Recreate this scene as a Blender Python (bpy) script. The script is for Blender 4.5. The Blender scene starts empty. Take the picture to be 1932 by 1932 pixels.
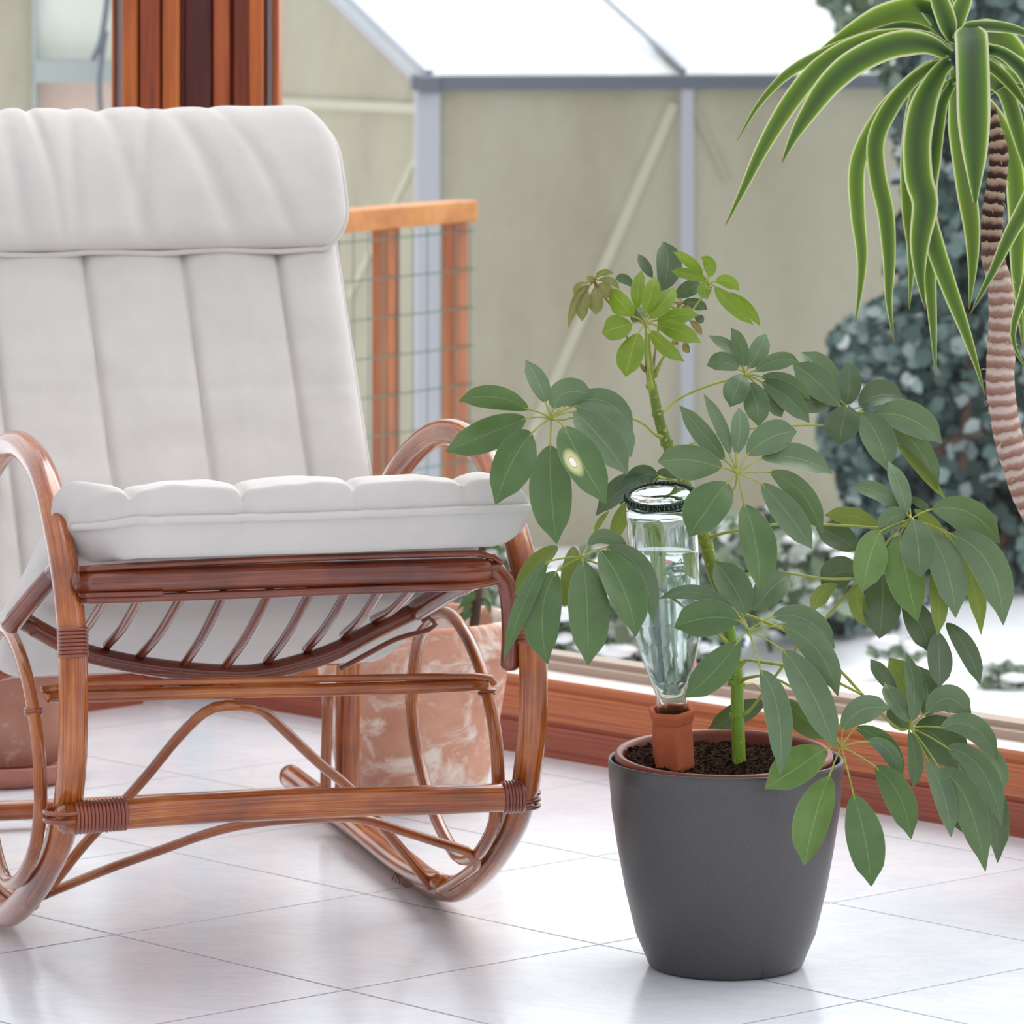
import bpy, math, random
from mathutils import Vector, Matrix, noise
random.seed(7)
sc = bpy.context.scene
COL = sc.collection
EXPOSURE, SUN_E = 0.62, 1.5
F, YH, H, CX = 9000.0, -100.0, 1.2, 966.0        # focal length in px of a 1932 frame, horizon row, eye height

def P(px, py, d):
    return Vector(((px-CX)/F*d, d, H-(py-YH)/F*d))
def onfloor(px, py, z=0.0):
    return P(px, py, (H-z)*F/(py-YH))
def sm(a, b, x):
    t = max(0.0, min(1.0, (x-a)/(b-a))); return t*t*(3-2*t)
def lerp(a, b, t): return a+(b-a)*t

# ------------------------------------------------------------------ mesh helper
class MB:
    def __init__(s):
        s.v = []; s.f = []; s.uv = []; s.m = []
    def vert(s, p): s.v.append(Vector(p)); return len(s.v)-1
    def face(s, idx, uvs=None, m=0):
        s.f.append(tuple(idx)); s.uv.append(uvs or [(0.0, 0.0)]*len(idx)); s.m.append(m)
    def box(s, c, ax, ay, az, m=0):
        c = Vector(c); ax = Vector(ax); ay = Vector(ay); az = Vector(az)
        i = [s.vert(c+ax*x+ay*y+az*z) for z in (-1, 1) for y in (-1, 1) for x in (-1, 1)]
        lx, ly, lz = ax.length*2, ay.length*2, az.length*2
        for q, (a, b) in (((0,2,3,1),(ly,lx)), ((4,5,7,6),(lx,ly)), ((0,1,5,4),(lx,lz)), ((2,6,7,3),(lz,lx)), ((0,4,6,2),(lz,ly)), ((1,3,7,5),(ly,lz))):
            s.face([i[k] for k in q], [(0,0),(a,0),(a,b),(0,b)], m)
    def tube(s, pts, r, seg=12, closed=False, step=None, m=0, caps=True, flat=1.0, v0=0.0):
        pts = [Vector(p) for p in pts]
        rr = r if isinstance(r, (list, tuple)) else [r]*len(pts)
        q, qr = resample(pts, rr, closed, step or max(0.006, min(rr)*0.9))
        n = len(q); rings = []; L = v0; nrm = None
        for i in range(n):
            t = (q[(i+1) % n]-q[i-1]) if closed else (q[min(i+1, n-1)]-q[max(i-1, 0)])
            t.normalize()
            if nrm is None:
                nrm = t.orthogonal().normalized()
            nrm = (nrm-t*nrm.dot(t)).normalized(); b = t.cross(nrm)
            if i: L += (q[i]-q[i-1]).length
            rings.append(([s.vert(q[i]+(nrm*math.cos(a)+b*math.sin(a)*flat)*qr[i]) for a in [2*math.pi*k/seg for k in range(seg)]], L))
        if closed: rings.append((rings[0][0], L+(q[0]-q[-1]).length))
        for i in range(len(rings)-1):
            (A, la), (B, lb) = rings[i], rings[i+1]
            for k in range(seg):
                k2 = (k+1) % seg
                s.face((A[k], A[k2], B[k2], B[k]), [(k/seg, la), ((k+1)/seg, la), ((k+1)/seg, lb), (k/seg, lb)], m)
        if caps and not closed:
            for (R, l), c, d in ((rings[0], q[0], q[0]-q[1]), (rings[-1], q[-1], q[-1]-q[-2])):
                d.normalize(); rad = qr[0] if c is q[0] else qr[-1]
                prev = R
                for fr, of in ((0.8, 0.35), (0.4, 0.55)):
                    ring = [s.vert(c+(s.v[i]-c)*fr+d*rad*of) for i in R]
                    for k in range(seg): s.face((prev[k], prev[(k+1)%seg], ring[(k+1)%seg], ring[k]), [(k/seg, l)]*4, m)
                    prev = ring
                s.face(prev, [(0, l)]*seg, m)
    def lathe(s, prof, c, seg=64, m=0, axis=None, ripple=None, close=False):
        c = Vector(c); rings = []
        for j, (r, z) in enumerate(prof):
            if r < 1e-6: rings.append([s.vert(c+Vector((0, 0, z)))]*seg); continue
            rings.append([s.vert(c+Vector((r*math.cos(2*math.pi*k/seg), r*math.sin(2*math.pi*k/seg), z))) for k in range(seg)])
        n = len(prof); L = 0
        for j in range(n-1 if not close else n):
            A, B = rings[j], rings[(j+1) % n]
            dl = math.hypot(prof[(j+1)%n][0]-prof[j][0], prof[(j+1)%n][1]-prof[j][1])
            for k in range(seg):
                k2 = (k+1) % seg
                idx = []
                for i in (A[k], A[k2], B[k2], B[k]):
                    if i not in idx: idx.append(i)
                if len(idx) > 2: s.face(idx, [(k/seg, L), ((k+1)/seg, L), ((k+1)/seg, L+dl), (k/seg, L+dl)][:len(idx)], m)
            L += dl
    def build(s, name, mats, parent=None, smooth=True, sub=0, bevel=0):
        org = ORG.get(parent.name, Vector()) if parent else Vector()
        me = bpy.data.meshes.new(name)
        me.from_pydata([tuple(v-org) for v in s.v], [], s.f)
        mats = mats if isinstance(mats, (list, tuple)) else [mats]
        for k in mats: me.materials.append(k)
        uvl = me.uv_layers.new(name='UVMap')
        flat = [c for f in s.uv for uv in f for c in uv]
        uvl.data.foreach_set('uv', flat)
        me.polygons.foreach_set('material_index', s.m)
        me.polygons.foreach_set('use_smooth', [smooth]*len(s.f))
        me.update()
        o = bpy.data.objects.new(name, me); COL.objects.link(o)
        if parent: o.parent = parent; ORG[o.name] = org
        if bevel:
            b = o.modifiers.new('bevel', 'BEVEL'); b.width = bevel; b.segments = 2; b.limit_method = 'ANGLE'
        if sub:
            u = o.modifiers.new('sub', 'SUBSURF'); u.levels = sub; u.render_levels = sub
        return o
ORG = {}

def resample(pts, rr, closed, step):
    n = len(pts); out = []; ro = []
    segs = n if closed else n-1
    for i in range(segs):
        p1, p2 = pts[i], pts[(i+1) % n]
        p0 = pts[i-1] if (closed or i > 0) else p1*2-p2
        p3 = pts[(i+2) % n] if (closed or i+2 < n) else p2*2-p1
        k = max(1, int((p2-p1).length/step))
        for j in range(k):
            t = j/k
            out.append(0.5*((2*p1)+(p2-p0)*t+(2*p0-5*p1+4*p2-p3)*t*t+(3*p1-p0-3*p2+p3)*t**3))
            ro.append(lerp(rr[i], rr[(i+1) % n], t))
    if not closed: out.append(pts[-1].copy()); ro.append(rr[-1])
    return out, ro

def tag(o, label=None, cat=None, group=None, kind=None):
    if label: o['label'] = label
    if cat: o['category'] = cat
    if group: o['group'] = group
    if kind: o['kind'] = kind
    return o
def thing(name, label, cat, loc, group=None):
    o = bpy.data.objects.new(name, None); COL.objects.link(o)
    o.location = loc; o.empty_display_size = 0.1
    ORG[o.name] = Vector(loc)
    return tag(o, label, cat, group)

# ------------------------------------------------------------------ materials
def srgb(r, g, b):
    f = lambda c: (c/255/12.92) if c/255 <= 0.04045 else ((c/255+0.055)/1.055)**2.4
    return (f(r), f(g), f(b), 1.0)
class NT:
    def __init__(s, name):
        s.mat = bpy.data.materials.new(name); s.mat.use_nodes = True
        s.t = s.mat.node_tree; s.n = s.t.nodes; s.l = s.t.links
        s.b = s.n['Principled BSDF']; s.out = s.n['Material Output']
    def add(s, typ, **kw):
        nd = s.n.new(typ)
        for k, v in kw.items():
            if k.startswith('i_'):
                key = k[2:]; key = int(key) if key.isdigit() else key.replace('_', ' ')
                nd.inputs[key].default_value = v
            else: setattr(nd, k, v)
        return nd
    def link(s, a, b): s.l.new(a, b)
    def set(s, **kw):
        for k, v in kw.items(): s.b.inputs[k.replace('_', ' ')].default_value = v
        return s
    def coord(s, which='Object'):
        return s.add('ShaderNodeTexCoord').outputs[which]
    def mapping(s, vec, scale):
        m = s.add('ShaderNodeMapping'); m.inputs['Scale'].default_value = scale; s.link(vec, m.inputs['Vector']); return m.outputs[0]
    def noise(s, vec, scale, detail=3, rough=0.55, dist=0.0):
        n = s.add('ShaderNodeTexNoise'); n.inputs['Scale'].default_value = scale; n.inputs['Detail'].default_value = detail
        n.inputs['Roughness'].default_value = rough; n.inputs['Distortion'].default_value = dist
        s.link(vec, n.inputs['Vector']); return n.outputs['Fac']
    def ramp(s, fac, stops):
        r = s.add('ShaderNodeValToRGB'); e = r.color_ramp.elements
        while len(e) < len(stops): e.new(0.5)
        for k, (p, c) in enumerate(stops):
            e[k].position = p; e[k].color = c if len(c) == 4 else (*c, 1)
        s.link(fac, r.inputs['Fac']); return r.outputs['Color']
    def mix(s, fac, a, b, mode='MIX'):
        m = s.add('ShaderNodeMix', data_type='RGBA', blend_type=mode)
        for sock, v in ((m.inputs[0], fac), (m.inputs[6], a), (m.inputs[7], b)):
            if hasattr(v, 'is_output'): s.link(v, sock)
            else: sock.default_value = v
        return m.outputs[2]
    def math(s, op, a, b=None, c=None):
        m = s.add('ShaderNodeMath', operation=op)
        for k, v in enumerate((a, b, c)):
            if v is None: continue
            if hasattr(v, 'is_output'): s.link(v, m.inputs[k])
            else: m.inputs[k].default_value = v
        return m.outputs[0]
    def bump(s, h, strength=0.3, dist=0.002):
        b = s.add('ShaderNodeBump'); b.inputs['Strength'].default_value = strength; b.inputs['Distance'].default_value = dist
        s.link(h, b.inputs['Height']); s.link(b.outputs[0], s.b.inputs['Normal'])
    def base(s, c): s.link(c, s.b.inputs['Base Color'])

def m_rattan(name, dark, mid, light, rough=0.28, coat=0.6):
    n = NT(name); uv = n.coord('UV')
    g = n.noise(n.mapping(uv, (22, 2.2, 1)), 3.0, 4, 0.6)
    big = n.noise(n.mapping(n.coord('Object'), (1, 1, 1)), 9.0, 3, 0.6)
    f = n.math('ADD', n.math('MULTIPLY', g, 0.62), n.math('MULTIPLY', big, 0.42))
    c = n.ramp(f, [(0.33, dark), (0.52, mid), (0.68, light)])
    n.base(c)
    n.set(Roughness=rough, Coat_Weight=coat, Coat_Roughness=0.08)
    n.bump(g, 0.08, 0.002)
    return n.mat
RAT = m_rattan('rattan', srgb(66, 26, 8), srgb(150, 72, 24), srgb(196, 122, 54), 0.22, 0.5)
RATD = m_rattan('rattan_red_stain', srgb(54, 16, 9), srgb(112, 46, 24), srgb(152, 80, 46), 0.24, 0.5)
BIND = m_rattan('rattan_binding', srgb(64, 20, 12), srgb(120, 50, 28), srgb(166, 90, 52), 0.3)

def m_cloth():
    n = NT('offwhite_cotton'); uv = n.coord('UV'); ob = n.coord('Object')
    w = n.add('ShaderNodeTexWave'); w.inputs['Scale'].default_value = 260; w.inputs['Distortion'].default_value = 1.0; n.link(ob, w.inputs['Vector'])
    wk = n.noise(ob, 13, 4, 0.6)
    n.base(n.ramp(wk, [(0.3, srgb(198, 193, 188)), (0.7, srgb(205, 200, 195))]))
    n.set(Roughness=0.92, Sheen_Weight=0.15, Specular_IOR_Level=0.2)
    h = n.math('ADD', n.math('MULTIPLY', n.noise(ob, 900, 2), 0.10), n.math('MULTIPLY', n.noise(n.mapping(ob, (1, 1, .6)), 22, 3, 0.6), 1.0))
    n.bump(h, 0.16, 0.012)
    return n.mat
CLOTH = m_cloth()

def m_wood(name, dark, mid, light, axis_scale, rough=0.42, src='Object'):
    n = NT(name); uv = n.coord(src)
    v = n.mapping(uv, axis_scale)
    g = n.noise(v, 2.0, 5, 0.62, 0.3)
    n.base(n.ramp(g, [(0.32, dark), (0.5, mid), (0.7, light)]))
    n.set(Roughness=rough, Coat_Weight=0.25, Coat_Roughness=0.25)
    n.bump(g, 0.06, 0.003)
    return n.mat
WOODV = m_wood('post_wood_orange', srgb(142, 62, 16), srgb(190, 98, 32), srgb(212, 130, 56), (26, 26, 1.2))
WOODR = m_wood('post_wood_red', srgb(100, 36, 12), srgb(156, 66, 22), srgb(176, 88, 36), (26, 26, 1.2))
WOODK = m_wood('post_wood_dark', srgb(64, 20, 14), srgb(104, 36, 26), srgb(124, 50, 34), (26, 26, 1.2))
WOODH = m_wood('sill_wood', srgb(140, 66, 36), srgb(184, 102, 56), srgb(204, 126, 74), (1.6, 150, 1), src='UV')
WOODHR = m_wood('sill_wood_red', srgb(114, 46, 32), srgb(152, 72, 48), srgb(174, 92, 64), (1.6, 150, 1), src='UV')
WOODF = m_wood('fence_wood', srgb(168, 98, 36), srgb(206, 134, 62), srgb(222, 156, 88), (5, 5, 5), 0.6)
WOODFD = m_wood('fence_wood_dark', srgb(120, 60, 28), srgb(168, 94, 46), srgb(194, 122, 68), (20, 20, 1), 0.6)
SILLTOP = NT('pale_sill_paint').set(Base_Color=srgb(236, 224, 219), Roughness=0.4).mat
BEAD = NT('glazing_bead').set(Base_Color=srgb(176, 156, 140), Roughness=0.5).mat
ALU = NT('aluminium').set(Base_Color=srgb(196, 200, 208), Metallic=0.15, Roughness=0.45).mat
ALUD = NT('aluminium_dark').set(Base_Color=srgb(120, 126, 136), Metallic=0.3, Roughness=0.5).mat

def m_floor(ub, wb, org):
    n = NT('white_marble_tiles'); ob = n.coord('Object')
    def comp(vec, k):
        d = n.add('ShaderNodeVectorMath', operation='DOT_PRODUCT'); d.inputs[1].default_value = vec
        n.link(ob, d.inputs[0])
        return n.math('ADD', d.outputs['Value'], k)
    det = ub.x*wb.y-ub.y*wb.x
    ru = Vector((wb.y, -wb.x, 0))/det; rw = Vector((-ub.y, ub.x, 0))/det
    u = comp(ru, -ru.dot(org)); w = comp(rw, -rw.dot(org))
    def edge(t, ln):
        fr = n.math('FRACT', n.math('ADD', t, 100.0))
        return n.math('MULTIPLY', n.math('MINIMUM', fr, n.math('SUBTRACT', 1.0, fr)), ln)
    e = n.math('MINIMUM', edge(u, ub.length), edge(w, wb.length))
    gm = n.add('ShaderNodeMapRange'); gm.interpolation_type = 'SMOOTHSTEP'
    gm.inputs['From Min'].default_value = 0.0009; gm.inputs['From Max'].default_value = 0.0026
    n.link(e, gm.inputs['Value']); g = gm.outputs[0]
    cid = n.add('ShaderNodeCombineXYZ'); n.link(n.math('FLOOR', u), cid.inputs[0]); n.link(n.math('FLOOR', w), cid.inputs[1])
    wn = n.add('ShaderNodeTexWhiteNoise'); n.link(cid.outputs[0], wn.inputs['Vector'])
    off = n.add('ShaderNodeVectorMath', operation='MULTIPLY_ADD'); n.link(wn.outputs['Color'], off.inputs[0]); off.inputs[1].default_value = (7, 7, 7); n.link(ob, off.inputs[2])
    cloud = n.noise(off.outputs[0], 5, 5, 0.6, 0.6)
    vein = n.noise(n.mapping(off.outputs[0], (1, 2.2, 1)), 4, 8, 0.7, 1.6)
    ve = n.math('SUBTRACT', 1.0, n.math('MINIMUM', n.math('MULTIPLY', n.math('ABSOLUTE', n.math('SUBTRACT', vein, 0.5)), 26.0), 1.0))
    c = n.ramp(cloud, [(0.3, srgb(222, 227, 234)), (0.62, srgb(234, 235, 238))])
    c = n.mix(n.math('MULTIPLY', ve, 0.28), c, srgb(196, 203, 214))
    c = n.mix(g, srgb(142, 142, 150), c)
    n.base(c)
    rg = n.math('ADD', n.math('MULTIPLY', g, -0.42), 0.62)
    n.link(rg, n.b.inputs['Roughness'])
    n.set(Specular_IOR_Level=0.45)
    n.bump(g, 0.5, 0.0012)
    return n.mat

def m_leaf(name, c1, c2, rib, rough=0.34, trans=0.12, spec=0.5):
    n = NT(name); uv = n.coord('UV')
    sx = n.add('ShaderNodeSeparateXYZ'); n.link(uv, sx.inputs[0])
    a = n.math('ABSOLUTE', n.math('SUBTRACT', sx.outputs[0], 0.5))
    mr = n.add('ShaderNodeMapRange'); mr.inputs['From Min'].default_value = 0.008; mr.inputs['From Max'].default_value = 0.024
    mr.inputs['To Min'].default_value = 1; mr.inputs['To Max'].default_value = 0; n.link(a, mr.inputs['Value'])
    # faint side veins running off the midrib
    sv = n.math('SINE', n.math('MULTIPLY', n.math('SUBTRACT', sx.outputs[1], n.math('MULTIPLY', a, 0.55)), 62.0))
    svm = n.math('MULTIPLY', n.math('MAXIMUM', n.math('SUBTRACT', sv, 0.86), 0.0), 0.25)
    ob = n.coord('Object')
    nz = n.noise(ob, 42, 5, 0.65); fine = n.noise(ob, 700, 2, 0.5)
    c = n.mix(n.math('ADD', n.math('MULTIPLY', nz, 2.0), -0.5), c1, c2)
    c = n.mix(n.math('MULTIPLY', fine, 0.22), c, rib)
    c = n.mix(svm, c, rib)
    edge = n.add('ShaderNodeMapRange'); edge.inputs['From Min'].default_value = 0.475; edge.inputs['From Max'].default_value = 0.5; n.link(a, edge.inputs['Value'])
    c = n.mix(n.math('MULTIPLY', edge.outputs[0], 0.5), c, rib)
    c = n.mix(n.math('MULTIPLY', mr.outputs[0], 0.6), c, rib)
    n.base(c)
    n.set(Roughness=rough, Specular_IOR_Level=spec)
    n.bump(n.math('ADD', n.math('MULTIPLY', mr.outputs[0], -0.6), n.math('MULTIPLY', nz, 0.7)), 0.25, 0.003)
    tr = n.add('ShaderNodeBsdfTranslucent'); n.link(n.mix(0.5, c, (0.35, 0.5, 0.05, 1)), tr.inputs['Color'])
    mx = n.add('ShaderNodeMixShader'); mx.inputs[0].default_value = trans
    n.link(n.b.outputs[0], mx.inputs[1]); n.link(tr.outputs[0], mx.inputs[2]); n.link(mx.outputs[0], n.out.inputs['Surface'])
    return n.mat
LEAFM = {
 'g': m_leaf('leaf_grey_green', srgb(74, 98, 70), srgb(90, 113, 82), srgb(136, 154, 112)),
 'n': m_leaf('leaf_green', srgb(56, 84, 46), srgb(72, 102, 56), srgb(116, 142, 84)),
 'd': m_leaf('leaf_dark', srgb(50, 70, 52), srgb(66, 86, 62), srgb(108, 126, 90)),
 'o': m_leaf('leaf_olive_underside', srgb(92, 108, 42), srgb(112, 126, 56), srgb(150, 162, 84), 0.55, 0.25),
 'b': m_leaf('leaf_bright', srgb(74, 106, 48), srgb(94, 124, 64), srgb(144, 168, 92)),
 'y': m_leaf('leaf_young', srgb(80, 112, 8), srgb(112, 138, 24), srgb(164, 180, 70), 0.34, 0.25),
 'z': m_leaf('leaf_bronze', srgb(84, 84, 26), srgb(128, 122, 74), srgb(160, 164, 90), 0.4, 0.2),
 'r': m_leaf('leaf_bud_brown', srgb(104, 78, 34), srgb(150, 124, 70), srgb(186, 170, 104), 0.4, 0.1),
}
LK = list(LEAFM)
LMATS = [LEAFM[k] for k in LK]
def m_spot():                                         # leaf scorched by a pale dead spot
    m = LEAFM['n'].copy(); m.name = 'leaf_with_pale_spot'
    t = m.node_tree; n = t.nodes; l = t.links; b = n['Principled BSDF']
    src = b.inputs['Base Color'].links[0].from_socket
    tc = n.new('ShaderNodeTexCoord'); mp = n.new('ShaderNodeMapping'); mp.vector_type = 'POINT'
    mp.inputs['Location'].default_value = (-0.72*4.2, -0.50*5.2, 0); mp.inputs['Scale'].default_value = (4.2, 5.2, 1); l.new(tc.outputs['UV'], mp.inputs[0])
    ln = n.new('ShaderNodeVectorMath'); ln.operation = 'LENGTH'; l.new(mp.outputs[0], ln.inputs[0])
    r = n.new('ShaderNodeValToRGB'); e = r.color_ramp.elements
    for _ in range(3): e.new(0.5)
    for k, (p, c) in enumerate(((0.30, srgb(242, 232, 220)), (0.34, srgb(150, 120, 70)), (0.39, srgb(206, 200, 148)), (0.62, srgb(186, 192, 132)), (1.0, srgb(74, 106, 58)))):
        e[k].position = p; e[k].color = c
    l.new(ln.outputs['Value'], r.inputs[0])
    st = n.new('ShaderNodeMath'); st.operation = 'LESS_THAN'; st.inputs[1].default_value = 0.95; l.new(ln.outputs['Value'], st.inputs[0])
    mx = n.new('ShaderNodeMix'); mx.data_type = 'RGBA'
    l.new(st.outputs[0], mx.inputs[0]); l.new(src, mx.inputs[6]); l.new(r.outputs[0], mx.inputs[7]); l.new(mx.outputs[2], b.inputs['Base Color'])
    return m
LMATS.append(m_spot()); LK.append('s')

def m_noise2(name, a, b, scale, rough=0.6, bump=0.0, bd=0.002, spec=0.5, detail=4, metal=0.0, lo=0.35, hi=0.65):
    n = NT(name); ob = n.coord('Object'); f = n.noise(ob, scale, detail, 0.6)
    n.base(n.ramp(f, [(lo, a), (hi, b)])); n.set(Roughness=rough, Specular_IOR_Level=spec, Metallic=metal)
    if bump: n.bump(f, bump, bd)
    return n.mat
STALK = m_noise2('leaf_stalk_green', srgb(132, 140, 36), srgb(160, 166, 70), 40, 0.45)
STEM = None
def m_stem():
    n = NT('plant_stem'); ob = n.coord('Object'); g = n.coord('Generated')
    s = n.add('ShaderNodeSeparateXYZ'); n.link(g, s.inputs[0])
    grad = n.ramp(s.outputs[2], [(0.0, srgb(122, 168, 24)), (0.35, srgb(112, 148, 34)), (0.6, srgb(134, 150, 44)), (0.8, srgb(92, 116, 34)), (1.0, srgb(140, 156, 40))])
    sp = n.noise(ob, 260, 3, 0.6); band = n.noise(n.mapping(ob, (1, 1, .4)), 22, 2)
    k = n.math('MULTIPLY', n.math('GREATER_THAN', sp, 0.62), n.math('GREATER_THAN', band, 0.48))
    n.base(n.mix(k, n.mix(n.math('MULTIPLY', n.noise(ob, 60, 3), 0.5), grad, srgb(96, 112, 30)), srgb(190, 170, 112)))
    n.set(Roughness=0.45); n.bump(sp, 0.25, 0.002); return n.mat
STEM = m_stem()
BROWNSTALK = m_noise2('stalk_brown', srgb(110, 88, 40), srgb(150, 130, 66), 60, 0.5)

POT = m_noise2('anthracite_plastic', srgb(78, 76, 77), srgb(88, 86, 86), 900, 0.36, 0.06, 0.0006, 0.5, 2, 0.5)
PLASTIC = m_noise2('terracotta_plastic', srgb(110, 46, 32), srgb(130, 60, 42), 12, 0.36, 0, 0, 0.5)
CLAY = m_noise2('fired_clay', srgb(172, 92, 60), srgb(192, 108, 74), 24, 0.85, 0.12, 0.002, 0.2)
def m_soil():
    n = NT('potting_soil'); ob = n.coord('Object')
    f = n.noise(ob, 160, 6, 0.7); v = n.add('ShaderNodeTexVoronoi'); v.inputs['Scale'].default_value = 240; n.link(ob, v.inputs['Vector'])
    n.base(n.ramp(f, [(0.35, srgb(26, 16, 12)), (0.55, srgb(58, 38, 26)), (0.75, srgb(104, 74, 48))]))
    n.set(Roughness=0.95, Specular_IOR_Level=0.1); n.bump(n.math('ADD', f, v.outputs['Distance']), 0.9, 0.006); return n.mat
SOIL = m_soil()
def m_terra(name, warm1, warm2, white, amt):
    n = NT(name); ob = n.coord('Object')
    a = n.noise(ob, 9, 4, 0.6); b = n.noise(n.mapping(ob, (1, 1, 1.6)), 14, 6, 0.68, 0.8)
    c = n.ramp(a, [(0.3, warm1), (0.7, warm2)])
    c = n.mix(n.ramp(b, [(amt, (0, 0, 0, 1)), (amt+0.14, (0.85, 0.85, 0.85, 1))]), c, white)
    n.base(c); n.set(Roughness=0.9, Specular_IOR_Level=0.15); n.bump(b, 0.2, 0.003); return n.mat
TERRA = m_terra('weathered_terracotta', srgb(190, 136, 112), srgb(216, 168, 144), srgb(238, 226, 216), 0.46)
TERRA2 = m_terra('dull_terracotta', srgb(160, 112, 96), srgb(186, 140, 122), srgb(214, 196, 186), 0.58)
SAUCER = m_noise2('saucer_terracotta', srgb(160, 102, 88), srgb(182, 124, 108), 16, 0.6)

def m_glass(name, rough=0.0, col=(1, 1, 1, 1), ior=1.45):
    n = NT(name); g = n.add('ShaderNodeBsdfGlass'); g.inputs['Roughness'].default_value = rough; g.inputs['IOR'].default_value = ior; g.inputs['Color'].default_value = col
    n.link(g.outputs[0], n.out.inputs['Surface']); return n.mat
GLASS = m_glass('bottle_glass', 0.0, (0.93, 0.96, 0.95, 1), 1.5)
GLASSG = m_glass('bottle_base_glass', 0.0, (0.22, 0.27, 0.23, 1), 1.5)
WATER = m_glass('water', 0.0, (0.99, 1, 1, 1), 1.06)
def m_pane():
    n = NT('window_glass'); t = n.add('ShaderNodeBsdfTransparent'); t.inputs['Color'].default_value = (0.965, 0.975, 0.97, 1)
    g = n.add('ShaderNodeBsdfGlossy'); g.inputs['Roughness'].default_value = 0.0
    lw = n.add('ShaderNodeLayerWeight'); lw.inputs['Blend'].default_value = 0.5
    mx = n.add('ShaderNodeMixShader'); n.link(n.math('MULTIPLY_ADD', n.math('POWER', lw.outputs['Facing'], 5.0), 0.5, 0.008), mx.inputs[0]); n.link(t.outputs[0], mx.inputs[1]); n.link(g.outputs[0], mx.inputs[2])
    n.link(mx.outputs[0], n.out.inputs['Surface']); return n.mat
PANE = m_pane()
SNOW = m_noise2('snow', srgb(246, 248, 251), srgb(252, 253, 255), 6, 0.8, 0.2, 0.02, 0.2)
def m_panel():
    n = NT('frosted_panel'); ob = n.coord('Object'); f = n.noise(n.mapping(ob, (1, 1, .35)), 3.2, 5, 0.62); g = n.noise(ob, 30, 4, 0.6)
    c = n.ramp(n.math('ADD', n.math('MULTIPLY', f, 0.8), n.math('MULTIPLY', g, 0.2)), [(0.3, srgb(170, 163, 142)), (0.5, srgb(186, 180, 157)), (0.7, srgb(194, 191, 171))])
    n.base(c); n.set(Roughness=0.55); return n.mat
PANEL = m_panel()
PANELR = m_noise2('clouded_roof_panel', srgb(218, 222, 214), srgb(238, 240, 234), 8, 0.5)
PALE = NT('pale_brace').set(Base_Color=srgb(206, 203, 180), Roughness=0.5).mat
FAINT = NT('faint_brace').set(Base_Color=srgb(184, 179, 157), Roughness=0.5).mat
WIRE = NT('green_wire').set(Base_Color=srgb(128, 156, 142), Roughness=0.5).mat
PINK = m_noise2('pink_render', srgb(222, 196, 182), srgb(232, 210, 196), 6, 0.9)
WHITEP = m_noise2('shed_white_panel', srgb(232, 236, 222), srgb(244, 247, 240), 4, 0.6)
GREYP = NT('shed_grey').set(Base_Color=srgb(176, 186, 182), Roughness=0.6).mat
REDPOT = m_noise2('faded_red_plastic', srgb(206, 120, 118), srgb(222, 146, 140), 8, 0.5)
def m_isl(name, stops, rough=0.6, spec=0.3):
    n = NT(name); g = n.add('ShaderNodeNewGeometry')
    n.base(n.ramp(g.outputs['Random Per Island'], stops)); n.set(Roughness=rough, Specular_IOR_Level=spec); return n.mat
IVY = m_isl('ivy_leaf', [(0.0, srgb(44, 62, 58)), (0.35, srgb(84, 106, 100)), (0.7, srgb(122, 144, 138)), (0.93, srgb(164, 178, 174)), (1.0, srgb(214, 220, 220))])
IVYL = m_isl('shrub_leaf', [(0.0, srgb(84, 104, 78)), (0.4, srgb(122, 140, 112)), (0.75, srgb(164, 178, 160)), (1.0, srgb(222, 228, 224))])
TREE = m_isl('tree_leaf', [(0.0, srgb(72, 94, 70)), (0.5, srgb(124, 146, 118)), (1.0, srgb(178, 196, 178))])
TWIG = m_noise2('brown_twig', srgb(66, 52, 46), srgb(112, 86, 74), 12, 0.9)
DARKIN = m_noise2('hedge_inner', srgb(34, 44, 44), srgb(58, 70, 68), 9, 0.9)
def m_strap():
    n = NT('striped_strap_leaf'); uv = n.coord('UV'); sx = n.add('ShaderNodeSeparateXYZ'); n.link(uv, sx.inputs[0])
    a = n.math('ABSOLUTE', n.math('SUBTRACT', sx.outputs[0], 0.5))
    st = n.noise(n.mapping(uv, (30, 0.6, 1)), 3, 2)
    a2 = n.math('ADD', a, n.math('MULTIPLY', n.math('SUBTRACT', st, 0.5), 0.05))
    c = n.ramp(n.math('MULTIPLY', a2, 2.0), [(0.0, srgb(26, 54, 34)), (0.35, srgb(42, 76, 38)), (0.66, srgb(74, 112, 30)), (0.80, srgb(112, 144, 44)), (0.88, srgb(206, 208, 160)), (1.0, srgb(220, 220, 190))])
    tip = n.math('GREATER_THAN', sx.outputs[1], 0.975)
    c = n.mix(tip, c, srgb(124, 84, 56))
    n.base(c); n.set(Roughness=0.38, Specular_IOR_Level=0.45)
    tr = n.add('ShaderNodeBsdfTranslucent'); n.link(n.mix(0.35, c, (0.45, 0.62, 0.06, 1)), tr.inputs['Color'])
    mx = n.add('ShaderNodeMixShader'); mx.inputs[0].default_value = 0.32
    n.link(n.b.outputs[0], mx.inputs[1]); n.link(tr.outputs[0], mx.inputs[2]); n.link(mx.outputs[0], n.out.inputs['Surface']); return n.mat
STRAP = m_strap()
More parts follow.
